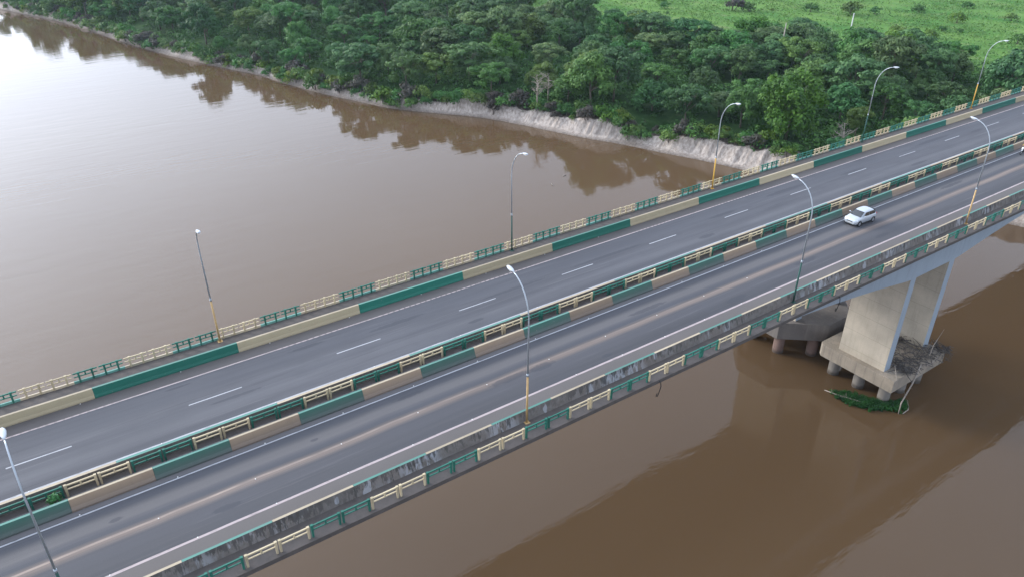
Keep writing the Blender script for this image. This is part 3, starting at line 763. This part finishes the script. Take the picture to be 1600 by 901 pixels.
# motorcycle (front at x = 0, riding towards -x)
mc = empty('motorcycle'); tag(mc, 'white motorcycle ridden beside the median barrier at the right edge', 'motorcycle')
whitep = simple('white fairing', (.75, .77, .8), .3)
for x in (.0, 1.28):
    w = MB(); pts = [(x+.25*math.cos(2*math.pi*k/20), 0, .30+.25*math.sin(2*math.pi*k/20)) for k in range(20)]
    n0 = len(w.v)
    for k in range(20):
        a = 2*math.pi*k/20
        for q in range(6):
            bq = 2*math.pi*q/6; rr_ = .255 + .045*math.cos(bq)
            w.v.append((x + rr_*math.cos(a), .05*math.sin(bq), .30 + rr_*math.sin(a)))
    for k in range(20):
        for q in range(6): w.face([k*6+q, k*6+(q+1)%6, ((k+1)%20)*6+(q+1)%6, ((k+1)%20)*6+q], 0, True)
    wo = w.build('wheel', M['rubber'], mc)
    r_ = MB()
    for k in range(5):
        a = 2*math.pi*k/5; r_.tube([(x,0,.3),(x+.22*math.cos(a),0,.3+.22*math.sin(a))], .014, 6)
    r_.tube([(x,-.06,.3),(x,.06,.3)], .04, 8); r_.build('rim', M['galv'], wo)
f = MB()
for sgn in (-1,1): f.tube([(0,sgn*.08,.3),(.22,sgn*.08,.82)], .025, 8)
f.tube([(.25,0,.85),(.35,0,.75),(.7,0,.45),(1.28,0,.32)], .04, 8); f.tube([(.35,0,.75),(.9,0,.72),(1.28,.06,.32)], .03, 8)
f.build('frame', M['steel_dark'], mc)
e_ = MB(); e_.box(.45,.85,-.14,.14,.28,.56); e_.build('engine', M['steel_dark'], mc)
tk = MB(); tk.tube([(.32,0,.84),(.45,0,.90),(.65,0,.89),(.80,0,.80)], [.07,.14,.14,.08], 10); tk.build('fuel_tank', whitep, mc)
fa = MB(); fa.tube([(.06,0,.86),(.16,0,.92),(.28,0,.90)], [.07,.16,.10], 10); fa.tube([(-.05,0,.60),(.10,0,.64),(.24,0,.58)], [.04,.09,.05], 8); fa.build('front_fairing', whitep, mc)
hl = MB(); hl.tube([(.02,0,.85),(.09,0,.86)], [.075,.085], 12); hl.build('headlight', M['lens'], mc)
se = MB(); se.tube([(.80,0,.80),(1.05,0,.80),(1.40,0,.86)], [.10,.14,.07], 10); se.build('seat', M['rubber'], mc)
hb = MB(); hb.tube([(.32,-.36,1.02),(.24,-.2,1.04),(.22,0,1.0),(.24,.2,1.04),(.32,.36,1.02)], .016, 8); hb.build('handlebar', M['steel_dark'], mc)
for sgn in (-1,1):
    mi_ = MB(); mi_.tube([(.26,sgn*.22,1.04),(.20,sgn*.30,1.18)], .008, 6); mi_.tube([(.19,sgn*.30,1.18),(.215,sgn*.31,1.19)], .05, 8); mi_.build('mirror', M['steel_dark'], mc)
ex = MB(); ex.tube([(.6,-.14,.3),(1.0,-.17,.32),(1.5,-.18,.42)], [.025,.04,.05], 8); ex.build('exhaust', M['galv'], mc)
mc.location = (115.9, 42.75, .006)
rd = empty('person', (115.9, 42.75, .006)); tag(rd, 'person in yellow shirt, white trousers and helmet riding the motorcycle', 'person')
skn = simple('skin', (.28, .16, .10), .6); shirt = simple('yellow shirt', (.62, .42, .08), .8); tr_ = simple('white trousers', (.72, .74, .78), .8); hm = simple('helmet', (.05,.05,.055), .25)
bv_ = [(.98,0,.90),(.93,0,1.10),(.86,0,1.30),(.83,0,1.42),(.80,0,1.52),(.78,0,1.62)]; be = [(0,1),(1,2),(2,3),(3,4),(4,5)]; br = [.14,.14,.16,.09,.055,.10]
for sgn in (-1,1):
    i0 = len(bv_); bv_ += [(.84,sgn*.18,1.38),(.66,sgn*.30,1.16),(.42,sgn*.31,1.07),(.33,sgn*.31,1.05)]; be += [(2,i0),(i0,i0+1),(i0+1,i0+2),(i0+2,i0+3)]; br += [.065,.05,.038,.045]
    i0 = len(bv_); bv_ += [(.93,sgn*.11,.86),(.52,sgn*.22,.78),(.72,sgn*.20,.38),(.60,sgn*.21,.30)]; be += [(0,i0),(i0,i0+1),(i0+1,i0+2),(i0+2,i0+3)]; br += [.10,.075,.05,.05]
skin('body', bv_, be, br, skn, rd)
sv_ = bv_[:4]; sr = [r__ * 1.10 for r__ in br[:4]]; sed = [(0,1),(1,2),(2,3)]
for i0 in (6, 14):
    j = len(sv_); sv_ += [bv_[i0], bv_[i0+1]]; sr += [.085, .066]; sed += [(2,j),(j,j+1)]
skin('shirt', sv_, sed, sr, shirt, rd)
tv = [bv_[0]]; trr = [.155]; te = []
for i0 in (10, 18):
    j = len(tv); tv += [bv_[i0], bv_[i0+1], (bv_[i0+2][0], bv_[i0+2][1], bv_[i0+2][2]+.05)]; trr += [.115,.095,.07]; te += [(0,j),(j,j+1),(j+1,j+2)]
skin('trousers', tv, te, trr, tr_, rd)
hme = MB()
for i in range(9):
    th = math.pi*(i+.5)/9
    for k in range(14):
        a = 2*math.pi*k/14; hme.v.append((.775+.15*math.sin(th)*math.cos(a), .135*math.sin(th)*math.sin(a), 1.645+.155*math.cos(th)))
for i in range(8):
    for k in range(14): hme.face([i*14+k, i*14+(k+1)%14, (i+1)*14+(k+1)%14, (i+1)*14+k], 0, True)
hme.face(list(range(14))); hme.face(list(range(8*14, 9*14)))
ho = hme.build('helmet', hm, rd)
vz = MB(); vz.box(.615, .66, -.09, .09, 1.61, 1.69); vz.build('visor', M['lens'], ho)

# ------------------------------------------------------------------ vegetation
def add_leaf(mb_, tints, c, nrm, size, tint, rng):
    a = Vector((rng.uniform(-1,1), rng.uniform(-1,1), rng.uniform(-1,1)))
    x = nrm.cross(a)
    if x.length < 1e-4: return
    x.normalize(); y_ = nrm.cross(x); s1, s2 = size*rng.uniform(.7,1.2), size*rng.uniform(.45,.9)
    b0 = len(mb_.v)
    for (p_, q) in ((-1,-.35),(-.1,-1),(1,-.2),(.25,.9)):
        mb_.v.append(tuple(c + x*(s1*p_) + y_*(s2*q)))
    mb_.face([b0,b0+1,b0+2,b0+3]); tints.append(tint)
def leaf_mesh(name, mb_, tints, mats):
    me_ = mb_.mesh(name, mats); a = me_.attributes.new('tint', 'FLOAT', 'FACE'); a.data.foreach_set('value', tints); return me_
def clump(mb_, tints, c, r, rz, n, size, rng, base_t, core=True):
    for k in range(n):
        d = Vector((rng.gauss(0,1), rng.gauss(0,1), rng.gauss(0,1) + .25)).normalized()
        rad = rng.uniform(.72, 1.06) if rng.random() < .8 else rng.uniform(.3,.7)
        p_ = Vector((c[0] + d.x*r*rad, c[1] + d.y*r*rad, c[2] + d.z*rz*rad))
        nn_ = (d + Vector((rng.uniform(-.6,.6), rng.uniform(-.6,.6), rng.uniform(-.1,.8)))).normalized()
        add_leaf(mb_, tints, p_, nn_, size, max(0, min(1, base_t + rng.uniform(-.22,.22))), rng)
def tree_proto(seed, kind):
    """unit scale: real metres for a typical tree; returns (trunk mesh, crown mesh)"""
    rng = random.Random(seed); cm = MB(); tn = []; tm = MB()
    if kind == 'round':   H, Rx, nC = rng.uniform(9.5,12.5), rng.uniform(5.2,6.4), 48
    elif kind == 'flat':  H, Rx, nC = rng.uniform(9.5,12), rng.uniform(6.0,7.4), 46
    elif kind == 'tall':  H, Rx, nC = rng.uniform(13,14.5), rng.uniform(5.4,6.2), 74
    else:                 H, Rx, nC = rng.uniform(2.6,3.6), rng.uniform(2.0,2.6), 15
    cents = []
    lobes = [(rng.uniform(0, 6.28), rng.uniform(.75, 1.2)) for _ in range(5)]
    for k in range(nC):
        a = rng.uniform(0, 2*math.pi); q = math.sqrt(rng.random())
        lob = 1 + .22*sum(math.cos(2*(a - l0))*(w-.97) for l0, w in lobes) + .14*math.sin(3*a + lobes[0][0])
        rr_ = Rx*q*.84*lob
        if kind == 'flat':
            z = H*(.80 + .14*(1-q*q)) + rng.uniform(-.5,.5) - (rng.random() < .25)*rng.uniform(.8,2.4)
            r = rng.uniform(1.0,1.75); rz = r*rng.uniform(.4,.6)
            if k % 4 == 0: z = H*rng.uniform(.35,.7); rz = r*.8; rr_ *= .9
        elif kind == 'round':
            z = H*(.22 + .66*math.sqrt(max(0,1-q*q*.9))*rng.uniform(.45,1)) + rng.uniform(-.4,.4)
            r = rng.uniform(1.05,1.8); rz = r*rng.uniform(.6,.9)
        elif kind == 'tall':
            z = H*rng.uniform(.12,.90); rr_ = Rx*q*lob*(.95 if z < H*.6 else .95*math.sqrt(max(.05, 1-((z/H-.6)/.4)**2)))
            r = rng.uniform(1.0,1.7); rz = r*rng.uniform(.8,1.15)
        else:
            z = H*(.2 + .55*math.sqrt(max(0,1-q*q))*rng.uniform(.5,1)); r = rng.uniform(.6,1.05); rz = r*rng.uniform(.6,.9)
        c = (rr_*math.cos(a), rr_*math.sin(a), z); cents.append((c, r))
        n = int((95 if kind != 'bush' else 60) * (r/1.35)**1.6)
        clump(cm, tn, c, r, rz, n, .34 if kind != 'bush' else .26, rng, rng.choice((.2,.35,.5,.5,.65,.85)))
    # trunk and limbs
    if kind != 'bush':
        lean = (rng.uniform(-.6,.6), rng.uniform(-.6,.6)); th = H*(.5 if kind != 'flat' else .58)
        tm.tube([(0,0,-.5),(lean[0]*.3,lean[1]*.3,th*.4),(lean[0],lean[1],th)], [.30,.22,.15], 7)
        for (c, r) in rng.sample(cents, 9):
            st_ = rng.uniform(.55,1); p0 = (lean[0]*st_, lean[1]*st_, th*st_)
            mid = tuple((p0[i]+c[i])/2 + (0,0,.5)[i] for i in range(3))
            tm.tube([p0, mid, c], [.11,.075,.03], 5)
    else:
        for k in range(5):
            c = cents[k][0]; tm.tube([(0,0,-.3), (c[0]*.5,c[1]*.5,c[2]*.6), c], [.05,.04,.015], 5)
    return tm, cm, tn
LEAFMAT = {'round': ['leaf_dark','leaf_mid','leaf_dark','leaf_mid','leaf_bright','leaf_grey','leaf_mid'], 'flat': ['leaf_grey','leaf_dark','leaf_grey','leaf_mid','leaf_dark','leaf_mid'], 'tall': ['leaf_bright'], 'bush': ['leaf_mid','leaf_bright','leaf_dry']}
PROTO = {}
for kind, mats in LEAFMAT.items():
    PROTO[kind] = []
    for i, mt in enumerate(mats):
        tm, cm, tn = tree_proto(100*len(kind) + i, kind)
        PROTO[kind].append((tm.mesh('trunk', M['bark']), leaf_mesh('crown', cm, tn, M[mt]), mt))
def plant(name, kind, idx, x, y_, sc, rng, zs=1.0, z=None, cat='tree'):
    r_ = empty(name, (x, y_, ground_z(x, y_) - .1 if z is None else z), rng.uniform(0, 6.28))
    r_.scale = (sc, sc, sc*zs)
    tme, cme, mt = PROTO[kind][idx]
    put('trunk' if kind != 'bush' else 'stems', tme, r_); put('crown' if kind != 'bush' else 'foliage', cme, r_)
    r_['category'] = cat
    return r_, mt
# view test, with margin, so that only what the photo can show is planted
ct, st_ = math.cos(R(29.404)), math.sin(R(29.404)); az = R(90-34.65)
fw = Vector((math.cos(az), math.sin(az), 0)); rt = Vector((math.sin(az), -math.cos(az), 0))
def project(x, y_, z):
    d = Vector((x, y_, z - 35.6)); a = d.dot(rt); b_ = d.dot(fw); c = d.z
    dep = b_*ct - c*st_; up_ = b_*st_ + c*ct
    return 800 + 1180*a/dep, 450.5 - 1180*up_/dep
rng = random.Random(12)
placed = []
def hidden_by_deck(x, y_, top):   # stands wholly behind the bridge deck in the photo
    u, v = project(x, y_, top)
    return v > 700 - .362*u + 4 if u > 1150 else False
def try_place(x, y_, dmin):
    for (a, b_) in placed:
        if (a-x)**2 + (b_-y_)**2 < dmin*dmin: return False
    return True
# the landmark trees first
def landmark(name, kind, idx, x, y_, sc, zs, label, cat='tree', rad=5):
    o, _ = plant(name, kind, idx, x, y_, sc, rng, zs, cat=cat); o['label'] = label; placed.append((x, y_)); return o
landmark('tree', 'tall', 0, 143, 99.5, 1.12, 1.0, 'tall bright green creeper-covered tree on the bank, right of the yellow-based lamp')
landmark('tree', 'flat', 3, 155, 90.5, .50, 1.35, 'lone small flat-topped tree with a bare trunk, close above the far railing')
placed += [(138, 92), (146, 91), (150, 97), (135, 99), (149, 86), (157, 84)]   # kept clear so that the landmark trees stand free
cands = []
for _ in range(9000):
    y_ = rng.uniform(62, 470); x = rng.uniform(-20, 330)
    u = x - bank(y_)
    if u < (4.2 if y_ < 178 else 2.0) or x > field_edge(y_) + 4*math.sin(y_*.3): continue
    if y_ < 70 and x < 200: continue
    p_ = project(x, y_, GROUND + 8)
    if p_[0] < -70 or p_[0] > 1670 or p_[1] < -45: continue
    if hidden_by_deck(x, y_, GROUND + 10): continue
    cands.append((x, y_, u))
trees = 0
for (x, y_, u) in cands:
    if trees >= 285: break
    small = u < 6
    d = 7.3 + 2.0*noise.noise(Vector((x*.03, y_*.03, 2))) + (y_ > 240)*.9
    if not try_place(x, y_, d): continue
    placed.append((x, y_)); trees += 1
    kind = 'round' if rng.random() < .52 else 'flat'
    idx = rng.randrange(len(LEAFMAT[kind])); idx = rng.randrange(4) if (idx == 4 and kind == 'round' and rng.random() < .5) else idx
    sc = (rng.uniform(.55, .85) if rng.random() < .3 else rng.uniform(.8, 1.28)) * (.72 if small else 1) * (.82 if y_ < 140 and u < 24 else 1)
    o, mt = plant('tree', kind, idx, x, y_, sc, rng, rng.uniform(.82, 1.22))
    zone = ('leaning over the eroded river bank' if u < 13 else ('beside the far railing at right' if y_ < 125 else ('at the pasture edge' if x > field_edge(y_) - 16 else
            ('in the hazy upstream forest' if y_ > 300 else ('in the middle of the riverside forest' if y_ > 180 else 'in the forest right of the river bend')))))
    kd = {'leaf_dark':'dark green','leaf_mid':'mid green','leaf_grey':'grey green','leaf_bright':'bright green'}[mt]
    sh = 'round-crowned' if kind == 'round' else 'flat-topped'
    o['label'] = f'{kd} {sh} tree {zone}'; o['group'] = f'{kd} {sh} trees {zone}'
open('/tmp/trees.txt','w').write(f'{trees} {len(cands)}') if False else None
# shrubs: bank lip, pasture
nb_ = 0
for _ in range(4000):
    y_ = rng.uniform(70, 430); u = rng.uniform(2.4 if y_ < 178 else .4, 6.5 if y_ < 178 else 3.0); x = bank(y_) + u + .6
    p_ = project(x, y_, GROUND)
    if p_[0] < -30 or p_[0] > 1240 or not try_place(x, y_, 1.9): continue
    if (131 < y_ < 178 or y_ < 113) and rng.random() < .2 and u < 3.2: continue
    if 116 < y_ < 132 or 144 < y_ < 148.5 or 160 < y_ < 165 or 172 < y_ < 180: x -= rng.uniform(.3, 2.0)
    placed.append((x, y_)); nb_ += 1
    idx = rng.choice((0,0,1,0,0,2)); o, mt = plant('shrub', 'bush', idx, x, y_, rng.uniform(.6, 1.25)*(1 if y_ < 178 else 1.3), rng, rng.uniform(.8,1.3), cat='shrub')
    kd = {'leaf_mid':'mid green','leaf_bright':'bright green','leaf_dry':'dry greyish brown'}[mt]
    where = 'upstream along the lip of the bank' if y_ > 230 else ('on the bank lip above the pale sand cliff' if y_ > 128 else 'on the bank lip next to the bridge')
    o['label'] = f'{kd} shrub {where}'; o['group'] = f'{kd} shrubs {where}'
    if nb_ > 285: break
for i, (x, y_, sc, idx, lab) in enumerate([(239.9,235.1,1.3,0,'shrub at the far top of the pasture above the forest edge'),(259.3,216.1,2.0,2,'broad dry brush clump on the pasture left of the white pole'),
        (264,211,1.6,0,'dark green brush clump touching the broad dry one on the pasture'),(282.6,196.3,1.5,0,'dark green pasture bush right of the brush clumps'),(289.9,182.3,2.2,0,'wide dark brush on the pasture behind the white pole'),
        (300,178,1.3,0,'small dark bush beside the wide dark brush'),(308,150,1.6,1,'light green pasture bush beyond the white pole'),(318,170,1.4,0,'bush high on the pasture near the top edge'),
        (286,118,1.5,0,'bush in the middle of the right-hand pasture'),(330,140,1.3,0,'dark bush on the pasture at upper right'),(272,140,1.2,1,'bright bush just past the forest edge, right of the white pole'),
        (345,165,1.2,0,'dark bush at the top right of the pasture'),(262,95,1.6,1,'bright bush on the pasture above the rightmost lamp'),(246,244,1.2,1,'bright bush at the top middle of the pasture')]):
    o, _ = plant('shrub', 'bush', idx, x, y_, sc, rng, 1, cat='shrub'); o['label'] = lab
for k in range(34):
    y_ = rng.uniform(70, 290); x = field_edge(y_) + rng.uniform(3, 14 if k % 2 else 110)
    if not try_place(x, y_, 5): continue
    placed.append((x, y_)); idx = rng.choice((0,0,1)); o, mt = plant('shrub', 'bush', idx, x, y_, rng.uniform(.35, .9), rng, rng.uniform(.6, 1.1), cat='shrub')
    lb = ('bright' if idx else 'mid') + ' green low shrub dotted over the pasture beyond the forest edge'; o['label'] = lb; o['group'] = 'small ' + ('bright' if idx else 'mid') + ' green shrubs scattered over the pasture'
# undergrowth and pasture tufts (nobody could count them)
ug = MB(); ut = []
while len(ut) < 130000:
    y_ = rng.uniform(62, 460); x = rng.uniform(0, 290); u = x - bank(y_)
    if u < 3.6 or x > field_edge(y_) + 4: continue
    p_ = project(x, y_, GROUND)
    if p_[0] < -20 or p_[0] > 1620 or p_[1] < -20: continue
    if hidden_by_deck(x, y_, GROUND + 5): continue
    r_ = rng.uniform(.9, 2.3) * (1 if u > 9 else .6)
    clump(ug, ut, (x, y_, ground_z(x, y_) + r_*.45), r_, r_*rng.uniform(.6, 1.3), int(17*r_**1.5), .40, rng, max(.1, min(.9, .45 + .8*noise.noise(Vector((x*.08, y_*.08, 0))))))
tag(put('undergrowth', leaf_mesh('undergrowth', ug, ut, M['leaf_mid'])), 'low green undergrowth covering the forest floor', 'undergrowth', kind='stuff')
gt = MB(); gn = []
for _ in range(110000):
    y_ = rng.uniform(60, 300); x = rng.uniform(165, 400)
    if x < field_edge(y_) - 4: continue
    p_ = project(x, y_, GROUND)
    if p_[0] < 780 or p_[0] > 1620 or p_[1] < -10: continue
    d = noise.noise(Vector((x*.06, y_*.06, 4))) + .5*noise.noise(Vector((x*.2, y_*.2, 7)))
    if d < rng.uniform(-.6,.5): continue
    add_leaf(gt, gn, Vector((x, y_, ground_z(x, y_) + .2 + .45*rng.random()*max(.2,d+.4))), Vector((rng.uniform(-1,1), rng.uniform(-1,1), .8)).normalized(), rng.uniform(.2,.5), max(0, min(1, .5+.5*noise.noise(Vector((x*.15,y_*.15,1)))+rng.uniform(-.3,.3))), rng)
tag(put('pasture_grass', leaf_mesh('pasture_grass', gt, gn, M['grass_tuft'])), 'rough bright green grass growing across the pasture', 'grass', kind='stuff')

# bare trees
def bare_tree(name, x, y_, h, seed, label, mat_):
    rg = random.Random(seed); root = empty(name, (x, y_, ground_z(x, y_) - .2)); tag(root, label, 'tree')
    t_ = MB(); top = (rg.uniform(-.5,.5), rg.uniform(-.5,.5), h*.75)
    t_.tube([(0,0,0),(top[0]*.3,top[1]*.3,h*.35),top], [.26,.2,.12], 8); t_.build('trunk', mat_, root)
    b_ = MB()
    for k in range(16):
        q = rg.uniform(.45,1); p0 = Vector((top[0]*q, top[1]*q, top[2]*q)); a = rg.uniform(0,6.28); l_ = rg.uniform(1.2,3.0)
        p2 = p0 + Vector((math.cos(a)*l_, math.sin(a)*l_, rg.uniform(.4,2.2))); p1 = (p0+p2)/2 + Vector((rg.uniform(-.3,.3),rg.uniform(-.3,.3),.2))
        b_.tube([p0,p1,p2], [.09,.06,.02], 5)
        for j in range(6):
            a2 = rg.uniform(0,6.28); s_ = p1.lerp(p2, rg.random()); b_.tube([s_, s_ + Vector((math.cos(a2)*.8, math.sin(a2)*.8, rg.uniform(-.2,.9)))], [.035,.012], 4)
    b_.build('crown', mat_, root)
bare_tree('bare_tree', 113.5, 153, 9.5, 4, 'pale bare-trunked tree standing in front of the forest above the sand cliff', M['pale_wood'])
bare_tree('bare_tree', 118.5, 155, 9, 9, 'greyish leafless tree just right of the pale bare trunk', M['pale_wood'])
bare_tree('bare_tree', 147, 88, 5.5, 14, 'small grey leafless tree close to the far railing, below the flat-topped tree', M['pale_wood'])
# utility poles
def utility_pole(x, y_, h, lean, label, conc, arms):
    root = empty('utility_pole', (x, y_, GROUND - .4)); root.rotation_euler = (lean[0], lean[1], .6); tag(root, label, 'utility pole', 'utility poles behind the forest')
    p_ = MB(); p_.tube([(0,0,0),(0,0,h)], [.22,.14], 8); p_.build('pole', conc, root)
    for z in arms:
        a = MB(); a.box(-1.2,1.2,-.06,.06,z-.06,z+.06); ar = a.build('crossarm', M['pale_wood'], root)
        for xx in (-1.05,-.5,.5,1.05):
            i_ = MB(); i_.tube([(xx,0,z+.06),(xx,0,z+.25)], [.03,.05], 6); i_.build('insulator', M['lamp_white'], ar)
utility_pole(193, 141.5, 13.2, (.03, .04), 'weathered utility pole with crossarms leaning above the dark tree tops', M['pale_wood'], (12.6, 11.7))
utility_pole(216, 135, 14.6, (.0, .02), 'white utility pole at the edge of the pasture', simple('pale pole concrete', (.5,.52,.5), .7), (14.3,))

# ------------------------------------------------------------------ things around the pier
rg = random.Random(5)
dw = MB()
for k in range(420):
    x = rg.uniform(80.9, 90.6); y_ = 33.6 + 7.0*rg.random()**1.2; z = -18.08 + rg.uniform(0, 1.15)*(1 - abs(x-86)/8)
    a = rg.uniform(0, 3.14); l_ = rg.uniform(.5, 2.2); el = rg.uniform(-.25,.35)
    d = Vector((math.cos(a), math.sin(a), el))*l_/2; c = Vector((x, y_, z)); r_ = rg.uniform(.02,.06)
    dw.tube([c-d, c+Vector((rg.uniform(-.15,.15),rg.uniform(-.15,.15),rg.uniform(-.1,.15))), c+d], [r_,r_,r_*.5], 5)
for k in range(70):
    c = Vector((rg.uniform(88.6,90.9), rg.uniform(33.3,35.2), -18.3+rg.uniform(-1,.9)))
    dw.tube([c, c+Vector((rg.uniform(-.5,.6),rg.uniform(-.7,.3),rg.uniform(-.9,.5)))], [.03,.012], 4)
me = dw.build('driftwood_pile', M['dark_wood']); tag(me, 'tangled dark driftwood heap lodged on the near pile cap between the pier walls', 'driftwood')
def branch(name, pts, rads, mat_, label, twigs=0, seed=1):
    b = MB(); b.tube(pts, rads, 6); rg_ = random.Random(seed); P = [Vector(p_) for p_ in pts]
    for k in range(twigs):
        i = rg_.randrange(len(P)-1); s_ = P[i].lerp(P[i+1], rg_.random()); b.tube([s_, s_ + Vector((rg_.uniform(-.5,.5),rg_.uniform(-.5,.5),rg_.uniform(-.1,.5)))], [.025,.008], 4)
    tag(b.build(name, mat_), label, 'branch')
branch('pale_branch', [(83.6,33.7,-17.3),(81.9,33.3,-19.2),(80.3,33.2,-21.4),(79.7,32.9,-22.6)], [.07,.09,.08,.05], M['pale_wood'], 'long pale branch leaning from the driftwood heap down to the water', 4, 2)
branch('pale_branch', [(80.3,35.2,-17.0),(79.6,34.3,-18.0),(79.0,33.9,-18.7)], [.04,.05,.03], M['pale_wood'], 'short pale stick hanging over the corner of the pile cap', 2, 3)
branch('pale_branch', [(85.6,33.9,-16.9),(87.5,34.6,-16.6),(90.6,35.2,-15.6)], [.04,.04,.02], M['pale_wood'], 'thin pale stick jutting up out of the driftwood to the right', 2, 8)
branch('pale_branch', [(83.5,33.6,-17.6),(85.5,33.4,-17.9),(87.5,33.7,-17.6)], [.04,.05,.03], M['pale_wood'], 'thin pale stick lying across the driftwood heap', 2, 6)
branch('pale_branch', [(76.6,41.0,WATER+.1),(77.0,38.8,WATER+.3),(78.0,36.9,WATER+.25),(78.3,36.3,WATER+.1)], [.05,.09,.08,.04], M['pale_wood'], 'long pale branch floating on the weed mat beside the pile cap', 6, 4)
branch('pale_branch', [(80.4,32.7,WATER+.05),(81.5,32.7,WATER+.16),(82.2,33.1,WATER+.12),(83.3,33.8,WATER+.08)], [.05,.07,.06,.03], M['pale_wood'], 'curved pale branch floating at the right end of the weed mat', 3, 5)
wd = MB(); wt = []
OUT = [(76.9,40.6),(76.3,39.0),(76.6,37.2),(77.6,35.4),(79.0,34.2),(80.4,33.1),(81.6,32.9),(83.0,33.6),(82.9,34.3),(81.5,34.9),(80.3,35.6),(79.4,37.8),(78.2,39.6)]
def inside(x, y_, P):
    c = False; j = len(P)-1
    for i in range(len(P)):
        if (P[i][1] > y_) != (P[j][1] > y_) and x < (P[j][0]-P[i][0])*(y_-P[i][1])/(P[j][1]-P[i][1])+P[i][0]: c = not c
        j = i
    return c
while len(wt) < 20000:
    x, y_ = rg.uniform(76,83.3), rg.uniform(32.6,41)
    if not inside(x + .6*noise.noise(Vector((x*2,y_*2,0))), y_ + .6*noise.noise(Vector((x*2,y_*2,5))), OUT): continue
    add_leaf(wd, wt, Vector((x, y_, WATER + .03 + .42*rg.random()**1.5)), Vector((rg.uniform(-1,1),rg.uniform(-1,1),1)).normalized(), rg.uniform(.035,.085), max(0,min(1,.5+.6*noise.noise(Vector((x,y_,2)))+rg.uniform(-.3,.3))), rg)
tag(put('floating_weed', leaf_mesh('floating_weed', wd, wt, M['weed'])), 'dark green mat of floating river weed at the foot of the near pile cap', 'weed')

# small plant in the median gap, cables hanging under the edge
pm_ = MB(); pt_ = []
for k in range(3): clump(pm_, pt_, (rg.uniform(-.3,.3), rg.uniform(-.1,.1), rg.uniform(.35,.85)), .34, .3, 60, .10, rg, .6)
pr_ = empty('shrub', (-3.75, 45.42, -.1)); tag(pr_, 'small green bush sprouting in the median gap at lower left', 'shrub')
put('foliage', leaf_mesh('foliage', pm_, pt_, M['leaf_dark']), pr_)
sb = MB()
for k in range(5): sb.tube([(0,0,-.2),(rg.uniform(-.3,.3),0,.5)], [.02,.008], 5)
sb.build('stems', M['bark'], pr_)
def hang(x, lab, L_, seed):
    rg_ = random.Random(seed); b = MB()
    b.tube([(0,.02,-.02),(.05,-.10,-.15),(.12,-.12,-L_*.35),(.0,-.10,-L_*.7),(-.15,-.1,-L_*.95),(-.30,-.1,-L_*.9),(-.22,-.1,-L_*.72)], .035, 6)
    o = b.build('hanging_cable', M['rubber']); o.location = (x, 33.28, -.1); tag(o, lab, 'cable', 'cables hanging under the near railing')
hang(37.2, 'dark looped cable hanging below the near railing over open water', 1.5, 1)
hang(60.6, 'dark cable hanging below the near railing in front of the old pile cap', 1.6, 2)
# floating sticks on the open river
for (x, y_, l_, a, lab) in ((96.0,119.1,1.3,.4,'small pale stick floating on the open river beyond the far railing'),(90.7,116.5,1.6,1.2,'long thin stick floating on the river near the sand cliff')):
    b = MB(); b.tube([(-l_/2,0,0),(0,.12,.06),(l_/2,0,0)], [.05,.08,.04], 6); o = b.build('floating_stick', M['pale_wood']); o.location = (x, y_, WATER+.05); o.rotation_euler = (0,0,a); tag(o, lab, 'stick')
